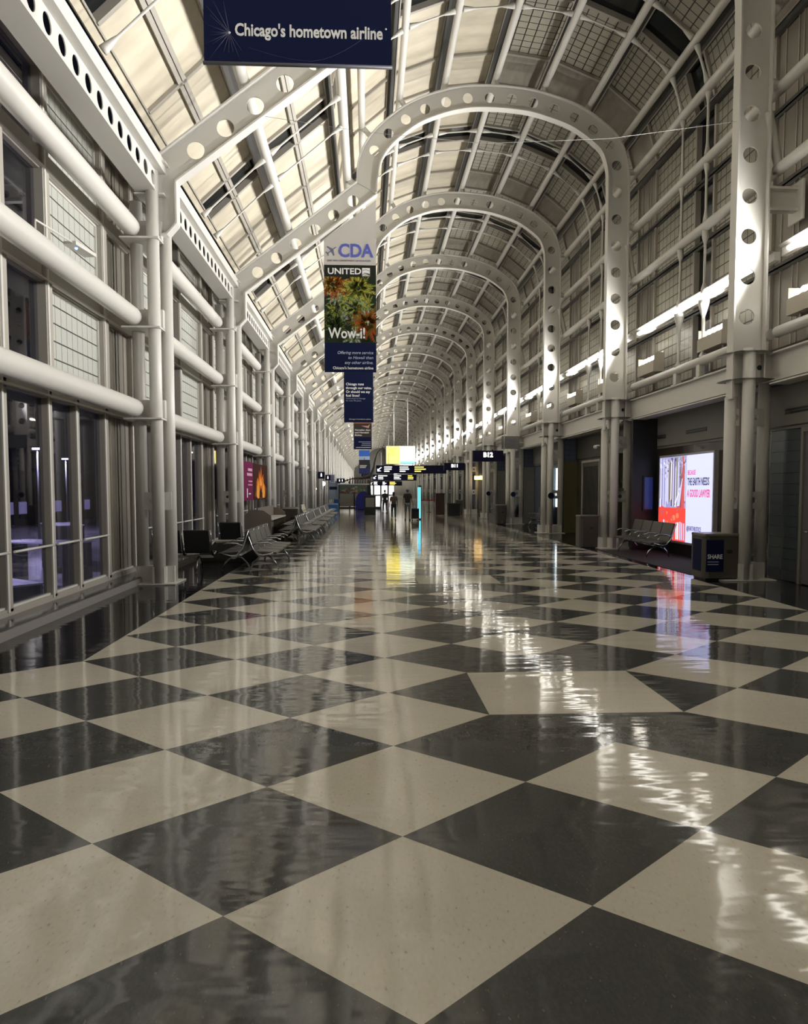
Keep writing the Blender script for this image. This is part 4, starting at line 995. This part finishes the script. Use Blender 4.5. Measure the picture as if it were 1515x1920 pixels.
# ------------------------------------------------------------------ people walking away
def skin_mesh(name, V_, E_, R_, m, parent, sub=2):
    me = bpy.data.meshes.new(name); me.from_pydata(V_, E_, []); o = bpy.data.objects.new(name, me); COL.objects.link(o)
    o.modifiers.new('s', 'SKIN'); sv = me.skin_vertices[0].data
    for k, r_ in enumerate(R_): sv[k].radius = r_ if isinstance(r_, tuple) else (r_, r_)
    sv[0].use_root = True
    o.modifiers.new('u', 'SUBSURF').levels = sub
    dg = bpy.context.evaluated_depsgraph_get(); dg.update()
    res = bpy.data.meshes.new_from_object(o.evaluated_get(dg)); bpy.data.objects.remove(o)
    res.materials.clear(); res.materials.append(m)
    for p in res.polygons: p.use_smooth = True
    return link(name, res, parent)
skin = mat('skin', (.25, .15, .10), .5)
def person(label, x, y, h, rz, shirt, trousers, shoe, hair_m, backpack=None, bare_calf=False, grip=None, cap=None, long_hair=False):
    t = thing('person', label, 'person', (x, y, 0), rz); k = h / 1.75
    def s(*p): return tuple(q * k for q in p)
    # facing +y, x to the right; stride: left foot forward
    J = {'pel': s(0, 0, .95), 'wai': s(0, .01, 1.12), 'che': s(0, .0, 1.32), 'nk': s(0, -.01, 1.48), 'n2': s(0, .0, 1.56), 'hd': s(0, .02, 1.64), 'ht': s(0, .0, 1.72)}
    for sx, sg in (('l', -1), ('r', 1)):
        f = .16 * (1 if sx == 'l' else -1)
        J['h' + sx] = s(sg * .09, 0, .90); J['k' + sx] = s(sg * .10, f * .7 + .03, .50); J['a' + sx] = s(sg * .10, f * 1.1 - .02, .09); J['t' + sx] = s(sg * .11, f * 1.1 + .13, .04); J['e' + sx] = s(sg * .10, f * 1.1 - .05, .04)
        J['s' + sx] = s(sg * .17, 0, 1.42); J['b' + sx] = s(sg * .23, -.02 - f * .5, 1.15)
        J['w' + sx] = s(sg * .25, .06 - f * .9, .90) if not (grip and sx == 'r') else tuple(grip)
        J['p' + sx] = tuple(Vector(J['w' + sx]) + Vector((0, .02, -.09 * k)))
    names = list(J); ix = {n_: q for q, n_ in enumerate(names)}
    E_ = [('pel', 'wai'), ('wai', 'che'), ('che', 'nk'), ('nk', 'n2'), ('n2', 'hd'), ('hd', 'ht')]
    for q in 'lr': E_ += [('pel', 'h' + q), ('h' + q, 'k' + q), ('k' + q, 'a' + q), ('a' + q, 't' + q), ('a' + q, 'e' + q), ('che', 's' + q), ('s' + q, 'b' + q), ('b' + q, 'w' + q), ('w' + q, 'p' + q)]
    rad = {'pel': (.15, .11), 'wai': (.125, .095), 'che': (.15, .10), 'nk': .055, 'n2': .05, 'hd': (.075, .09), 'ht': (.06, .07)}
    for q in 'lr': rad.update({'h' + q: .085, 'k' + q: .055, 'a' + q: .036, 't' + q: (.035, .025), 'e' + q: .03, 's' + q: .055, 'b' + q: .04, 'w' + q: .026, 'p' + q: (.02, .034)})
    R_ = [tuple(z * k for z in r_) if isinstance(r_, tuple) else r_ * k for r_ in (rad[n_] for n_ in names)]
    body = skin_mesh('body', [J[n_] for n_ in names], [(ix[a], ix[b_]) for a, b_ in E_], R_, skin, t)
    for q, sg in (('l', -1), ('r', 1)):      # fingers and thumb
        p = Vector(J['p' + q])
        for f_ in range(4):
            a = p + Vector((0, (-.03 + .02 * f_) * k, -.02 * k)); L_ = (.07, .078, .074, .058)[f_] * k
            fb = MB(); fb.tube([tuple(a), tuple(a + Vector((-sg * .008, .002, -L_ * .5))), tuple(a + Vector((-sg * .028 * k, .004, -L_ * .9)))], [.010 * k, .009 * k, .006 * k], 6); fb.build('finger', skin, body)
        a = p + Vector((-sg * .01, .03 * k, .03 * k)); fb = MB(); fb.tube([tuple(a), tuple(a + Vector((-sg * .01, .03 * k, -.03 * k))), tuple(a + Vector((-sg * .018, .03 * k, -.055 * k)))], [.012 * k, .010 * k, .007 * k], 6); fb.build('thumb', skin, body)
    hb = MB(); hb.ball(s(0, .115, 1.635), .016 * k, 0, 8, 6); hb.ball(s(-.08, .01, 1.64), .022 * k, 0, 8, 6, (.4, .8, 1.2)); hb.ball(s(.08, .01, 1.64), .022 * k, 0, 8, 6, (.4, .8, 1.2)); hb.build('face', skin, body)
    hb = MB(); hb.ball(s(0, -.012, 1.675), .098 * k, 0, 14, 10, (.92, 1.05, .95))
    if long_hair: hb.ball(s(0, -.05, 1.60), .085 * k, 0, 12, 8, (.95, .7, 1.3))
    hb.build('hair', hair_m, t)
    if cap: hb = MB(); hb.ball(s(0, -.01, 1.70), .103 * k, 0, 14, 8, (.95, 1.08, .7)); hb.build('cap', cap, t)
    def cloth(nm, keys, edges, scale, m_):
        ks = keys; ii = {n_: q for q, n_ in enumerate(ks)}
        RR = [tuple(z * k * scale for z in rad[n_]) if isinstance(rad[n_], tuple) else rad[n_] * k * (scale + .05) for n_ in ks]
        return skin_mesh(nm, [JJ[n_] for n_ in ks], [(ii[a], ii[b_]) for a, b_ in edges], RR, m_, t)
    JJ = dict(J); JJ['hem'] = s(0, 0, .86); rad['hem'] = (.16, .12); JJ['uc'] = s(0, 0, 1.40); rad['uc'] = (.14, .095); JJ['nb'] = s(0, -.005, 1.50); rad['nb'] = (.055, .055)
    for q in 'lr':
        JJ['m' + q] = tuple(Vector(J['s' + q]).lerp(Vector(J['b' + q]), .75)); rad['m' + q] = .045
        JJ['c' + q] = tuple(Vector(J['k' + q]).lerp(Vector(J['a' + q]), .1 if bare_calf else .85)); rad['c' + q] = .058 if bare_calf else .042
    cloth('shirt', ['che', 'wai', 'pel', 'hem', 'uc', 'nb', 'sl', 'ml', 'sr', 'mr'], [('che', 'wai'), ('wai', 'pel'), ('pel', 'hem'), ('che', 'uc'), ('uc', 'nb'), ('uc', 'sl'), ('sl', 'ml'), ('uc', 'sr'), ('sr', 'mr')], 1.22, shirt)
    cloth('trousers', ['pel', 'hl', 'kl', 'cl', 'hr', 'kr', 'cr'], [('pel', 'hl'), ('hl', 'kl'), ('kl', 'cl'), ('pel', 'hr'), ('hr', 'kr'), ('kr', 'cr')], 1.16, trousers)
    for q in 'lr':
        a, e = Vector(J['a' + q]), Vector(J['t' + q]); sb = MB(); sb.tube([(e.x, a.y - .09 * k, .045 * k), (e.x, a.y - .02 * k, .05 * k), (e.x, e.y - .03 * k, .042 * k), (e.x, e.y + .03 * k, .03 * k)], [.035 * k, .046 * k, .046 * k, .028 * k], 10); sb.box(e.x - .042 * k, e.x + .042 * k, a.y - .1 * k, e.y + .04 * k, .0, .02); sb.build('shoe', shoe, t)
    if backpack:
        bb = MB(); rbox(bb, .30 * k, .16 * k, .44 * k, Matrix.Translation(s(0, -.20, 1.22)), 0, .05); rbox(bb, .22 * k, .06 * k, .2 * k, Matrix.Translation(s(0, -.30, 1.14)), 0, .03); o = bb.build('backpack', backpack, None, (x, y, 0)); o.rotation_euler = (0, 0, rz)
        tag(o, 'brown backpack worn by the walking person in dark leggings', 'backpack')
    return t
brown = mat('brown_canvas', (.075, .045, .025), .6)
person('walking person in brown top and black leggings seen from behind', 1.50, 43.4, 1.62, 0, brown, mat('black_leggings', (.012, .012, .014), .6), black, mat('dark_hair', (.02, .014, .01), .5), backpack=brown, bare_calf=False, long_hair=True)
person('walking person in black t-shirt and grey shorts pulling a suitcase', 2.30, 43.3, 1.80, 0, mat('black_tshirt', (.014, .014, .016), .7), mat('grey_shorts', (.16, .155, .15), .7), black, mat('dark_hair'), bare_calf=True, cap=mat('grey_cap', (.30, .30, .32), .6), grip=(.30, -.14, .96))
person('distant person in dark clothes left of the two walkers', 1.28, 56.0, 1.72, .2, mat('black_tshirt'), mat('black_leggings'), black, mat('dark_hair'))
t = thing('suitcase', 'black wheeled suitcase pulled behind the walker in shorts', 'suitcase', (2.72, 43.05, 0))
b = MB(); rbox(b, .42, .26, .62, Matrix.Translation((0, 0, .38)) @ Matrix.Rotation(.12, 4, 'X'), 0, .05); b.build('body', mat('black_luggage', (.012, .012, .016), .5), t)
for sx in (-1, 1): b = MB(); b.tube([(sx * .15 - .02, .10, .04), (sx * .15 + .02, .10, .04)], .04, 12); b.build('wheel', black, t)
b = MB(); b.tube([(-.10, -.02, .66), (-.11, -.08, .90), (.04, -.08, .92), (.05, -.02, .66)], .01, 8); b.build('handle', chrome, t)
b = MB(); b.box(-.16, .16, -.20, -.14, .06, .09, 0); b.build('foot_bar', whitec, t)

# ------------------------------------------------------------------ play corner and dinosaur skeleton
t = thing('play_kiosk', 'glazed play kiosk with dark posts and collage strip, far left', 'kiosk', (-2.45, 63.0, 0))
for x in (0, 1.28, 2.42): b = MB(); b.box(x, x + (.10 if x < 2.4 else .22), 0, .12, 0, 2.2 if x != 1.28 else 1.4); b.build('post', black, t)
b = MB(); b.box(.1, 2.42, .03, .07, .35, 1.4); b.build('panel', mat('kiosk_panel', (.22, .21, .18), .4), t)
b = MB(); b.box(.1, 2.42, .02, .08, 1.4, 2.15, 0); R = random.Random(8)
for k in range(60):
    x = R.uniform(.12, 2.2); z = R.uniform(1.42, 1.8 if k < 45 else 2.0); b.ball((x + .05, .015, z + .05), R.uniform(.03, .11), R.randrange(1, 6), 8, 5, (1.3, .08, .8))
b.build('collage', [mat('collage_teal', (.08, .12, .12), .5), mat('collage_rose', (.35, .17, .17), .5), mat('collage_red', (.25, .03, .05), .5), mat('collage_sand', (.34, .28, .20), .5), mat('collage_grey', (.20, .25, .30), .5), mat('collage_green', (.11, .15, .05), .5)], t)
b = MB(); b.box(-.05, 2.6, -.02, .14, 2.15, 2.24); b.build('beam', mat('pale_worktop'), t)
t = thing('play_slide', 'tall royal blue play hood beside the kiosk', 'play hood', (-.52, 62.6, 0))
b = MB(); P = [(-.52, 0), (-.50, .6), (-.42, 1.1), (-.25, 1.42), (0, 1.56), (.3, 1.58), (.52, 1.45), (.56, 1.0), (.56, 0)]
n_ = len(P)
b.poly([(p[0], -.22, p[1]) for p in P][::-1]); b.poly([(p[0], .18, p[1]) for p in P])
for k in range(n_): p, q = P[k], P[(k + 1) % n_]; b.quad((p[0], -.22, p[1]), (q[0], -.22, q[1]), (q[0], .18, q[1]), (p[0], .18, p[1]))
b.build('hood', mat('royal_blue_plastic', (.008, .012, .20), .35), t); b = MB(); b.box(-.3, .35, -.23, -.22, .05, .12); b.build('trim_band', navy2, t)
t = thing('ball_box', 'light blue box with a white label strip, far left', 'box', (-3.3, 62.0, 0))
b = MB(); b.box(0, .85, 0, .5, 0, .62); b.build('body', mat('sky_blue_box', (.02, .16, .42), .4), t); b = MB(); b.box(.0, .86, -.01, 0, .5, .62); b.build('label', mat('pale_lilac_sign'), t)
b = MB(); b.box(.5, .95, .1, .6, .62, .95); b.build('back_box', mat('mid_blue_box', (.01, .07, .25), .4), t)
t = thing('info_kiosk', 'slim grey display stand with small blue sign left of the play kiosk', 'kiosk', (-3.4, 65.0, 0))
b = MB(); b.box(0, .06, 0, .4, 0, 2.45); b.box(.8, .86, 0, .4, 0, 2.45); b.box(0, .86, 0, .4, 2.3, 2.5); b.build('frame', mat('kiosk_grey', (.18, .19, .22), .4), t)
b = MB(); b.box(.06, .8, .1, .2, .9, 2.3); b.build('panel', mat('collage_grey'), t); b = MB(); b.box(.1, .75, .05, .1, 1.75, 2.0); b.build('sign_plate', navy2, t)
for k, (x, z, c, lb) in enumerate(((-4.0, 2.0, (1, .95, 1), 'glowing white globe lamp beside the far left columns'), (-3.75, 2.25, (.9, .95, 1), 'second glowing white globe lamp, higher up'), (-4.3, 1.75, (1, .6, .7), 'small glowing pink lamp left of the white globes'))):
    t = thing('globe_lamp', lb, 'lamp', (x, 63.5, z)); b = MB(); b.ball((0, 0, 0), .2 if k < 2 else .12, 0, 12, 8); b.build('globe', emi('globe_%d' % k, c, 5), t)
    b = MB(); b.tube([(0, 0, -.15), (0, 0, -z)], .02, 6); b.build('stem', steel, t)
t = thing('dinosaur_skeleton', 'dark long-necked dinosaur skeleton rearing behind the play kiosk', 'skeleton', (0, 70.5, 0))
bone = mat('dark_bone', (.035, .026, .02), .55)
spine = catmull([(-3.3, 2.1), (-2.6, 2.4), (-1.4, 2.75), (-.4, 2.85), (.25, 3.05), (.55, 3.6), (.70, 4.4), (.95, 5.15), (1.35, 5.55)], 5)
b = MB()
for k, (x, z) in enumerate(spine):
    r_ = .075 + .09 * math.exp(-((k - 20) / 9) ** 2); b.ball((x, 0, z), r_ * 1.1, 0, 8, 5)
    if k < 34: b.tube([(x, 0, z), (x - .02, 0, z + r_ * 2.6)], [.035, .015], 5)
b.tube([(x, 0, z) for x, z in spine], .05, 6); b.build('spine', bone, t)
b = MB(); b.ball((1.52, 0, 5.58), .13, 0, 10, 6, (1.7, .8, .8)); b.ball((1.42, 0, 5.70), .08, 0, 8, 6); b.tube([(1.45, 0, 5.50), (1.75, 0, 5.44)], [.05, .025], 6); b.build('skull', bone, t)
for k in range(9):
    x = -1.6 + .24 * k; z = 2.78
    for sy in (-1, 1): b = MB(); b.tube([(x, 0, z), (x - .05, sy * .42, z - .25), (x - .08, sy * .5, z - .75), (x - .02, sy * .3, z - 1.15)], [.05, .055, .05, .035], 6); b.build('rib', bone, t)
for x, zt_ in ((-1.7, 2.5), (.15, 2.6)):
    for sy in (-1, 1): b = MB(); b.tube([(x, sy * .35, zt_), (x + .12, sy * .42, 1.3), (x - .02, sy * .42, .25), (x + .12, sy * .42, .0)], [.10, .07, .06, .09], 8); b.build('leg', bone, t)
b = MB(); b.box(-2.6, 1.2, -.8, .8, 0, .12); b.build('plinth', black, t)

# far aisle furniture
t = thing('display_pillar', 'slim glowing cyan display pillar in the middle distance', 'display', (3.05, 43.9, 0))
b = MB(); b.box(-.06, .10, 0, .8, 0, 2.0); b.build('case', mat('pillar_case', (.05, .07, .09), .3), t)
b = MB(); b.box(-.03, .05, -.01, 0, .08, 1.9); b.box(-.07, -.06, .05, .75, .2, 1.9); b.build('display', emi('cyan_glow', (.12, .62, 1), 2.4), t)
for k, (x0, x1, y) in enumerate(((4.1, 5.6, 58.0),)):
    t = thing('belt_stanchion', 'black stanchion post with red belt across the right aisle', 'stanchion', ((x0 + x1) / 2 - .1, y, 0))
    b = MB(); b.tube([(0, 0, 0), (0, 0, .02), (0, 0, .03)], [.18, .17, .03], 16); b.build('base', black, t); b = MB(); b.tube([(0, 0, .03), (0, 0, 1.0)], .035, 10); b.build('post', black, t)
    b = MB(); b.box(-.9, .9, -.005, .005, .88, .96); b.build('belt', mat('red_belt', (.35, .015, .015), .5), t)
for (x, y, w, d, h, c, lb) in ((5.0, 52.0, .62, .6, 1.5, (.03, .014, .010), 'dark red brown podium on the right of the far aisle'), (5.75, 50.0, .8, .6, .85, (.012, .010, .010), 'low black gate counter beside the dark podium'), (.15, 52.0, .8, .5, 1.35, (.012, .012, .012), 'black framed information board in the far aisle')):
    t = thing('podium' if h > 1.4 else 'gate_counter' if h < 1 else 'information_board', lb, 'podium' if h > 1.4 else 'counter' if h < 1 else 'board', (x, y, 0))
    mm = mat('furn_%d' % int(h * 100), c, .4); b = MB(); rbox(b, w, d, h - .05, Matrix.Translation((0, 0, (h - .05) / 2)), 0, .02); b.build('body', mm, t); b = MB(); rbox(b, w + .06, d + .06, .05, Matrix.Translation((0, 0, h - .025)), 0, .01); b.build('top', mm, t)
    if h == 1.35: b = MB(); b.box(-.3, .3, -.262, -.252, .55, 1.2); b.build('panel', mat('kiosk_panel'), t)
for k, (x, lb) in enumerate(((7.75, 'warm glowing wall lamp in the fifth bay, left one'), (7.95, 'warm glowing wall lamp in the fifth bay, right one'))):
    t = thing('wall_lamp', lb, 'lamp', (x + .1, 51.8 + 1.2 * (1 - k), 2.45)); b = MB(); b.box(-.28, .28, -.1, .1, 0, .26); b.build('shade', emi('amber_glow', (1, .62, .22), 4), t); b = MB(); b.tube([(0, 0, .26), (0, 0, 1.3)], .015, 6); b.build('rod', black, t)

# ------------------------------------------------------------------ airfield outside the left windows
b = MB(); b.box(-90, -5.3, -30, 200, -4.7, -4.5); tag(b.build('ground', noise_color(mat('apron_asphalt', rough=.35), (.16, .16, .17), (.26, .26, .28), .12, 3)), 'wet asphalt apron outside the left windows', 'ground')['kind'] = 'structure'
b = MB(); b.box(-62, -60, -30, 200, -4.5, 5, 0)
for k in range(46): b.box(-59.95, -59.9, -28 + 5 * k, -25 + 5 * k, -2.5, -.4, 1 if k % 3 else 2)
struct(b.build('wall_far', [mat('terminal_wall', (.05, .05, .06), .6), emi('terminal_window', (.55, .5, 1), .35), black]))
for k, (x, y) in enumerate(((-22, 34), (-27, 56), (-36, 84), (-44, 112))):
    t = thing('apron_light', 'lilac floodlight mast on the dark apron, %s from the viewer' % ORD[k], 'light', (x, y, -4.5)); b = MB(); b.tube([(0, 0, 0), (0, 0, 10.6)], [.14, .08], 8); b.build('mast', mat('mast_grey', (.1, .1, .1), .5), t)
    b = MB(); b.box(-.5, .5, -.1, .1, 10.6, 10.8); b.build('lamp', emi('apron_lamp', (.72, .65, 1), 12), t)
    ar = bpy.data.lights.new('apron_beam', 'SPOT'); ar.energy = 2600; ar.color = (.66, .60, 1); ar.spot_size = 2.75; ar.spot_blend = .5; ar.shadow_soft_size = .3; link('beam', ar, t, (.35, 0, 10.4))
def cart(x, y, rz, lb, w_=1.5, l_=3.0, h_=1.6, c=(.10, .10, .12)):
    t = thing('baggage_cart', lb, 'cart', (x, y, -4.5), rz, group='baggage carts on the apron'); b = MB(); b.box(-w_ / 2, w_ / 2, -l_ / 2, l_ / 2, .45, .6); b.box(-w_ / 2, w_ / 2, -l_ / 2, -l_ / 2 + .06, .6, h_ + .5); b.box(-w_ / 2, w_ / 2, l_ / 2 - .06, l_ / 2, .6, h_ + .5); b.build('body', mat('cart_grey', c, .5), t)
    b = MB(); b.box(-w_ / 2 - .05, w_ / 2 + .05, -l_ / 2 - .05, l_ / 2 + .05, h_ + .5, h_ + .58); b.build('roof', mat('cart_roof', (.45, .45, .5), .5), t)
    for sx in (-1, 1):
        for sy in (-1, 1): b = MB(); b.tube([(sx * w_ / 2 - .06, sy * l_ * .33, .25), (sx * w_ / 2 + .06, sy * l_ * .33, .25)], .25, 12); b.build('wheel', black, t)
cart(-14, 16, .3, 'baggage cart nearest the left windows'); cart(-15.5, 20, .3, 'baggage cart behind the nearest one'); cart(-19, 27, -.4, 'baggage cart further out on the apron'); cart(-16, 34, .9, 'baggage cart beyond the others'); cart(-19.5, 46, 1.2, 'large dark container on the apron, centre of the pane', 2.4, 5.0, 2.6); cart(-24, 60, .5, 'far dark container on the bright apron', 2.4, 6.0, 3.0)
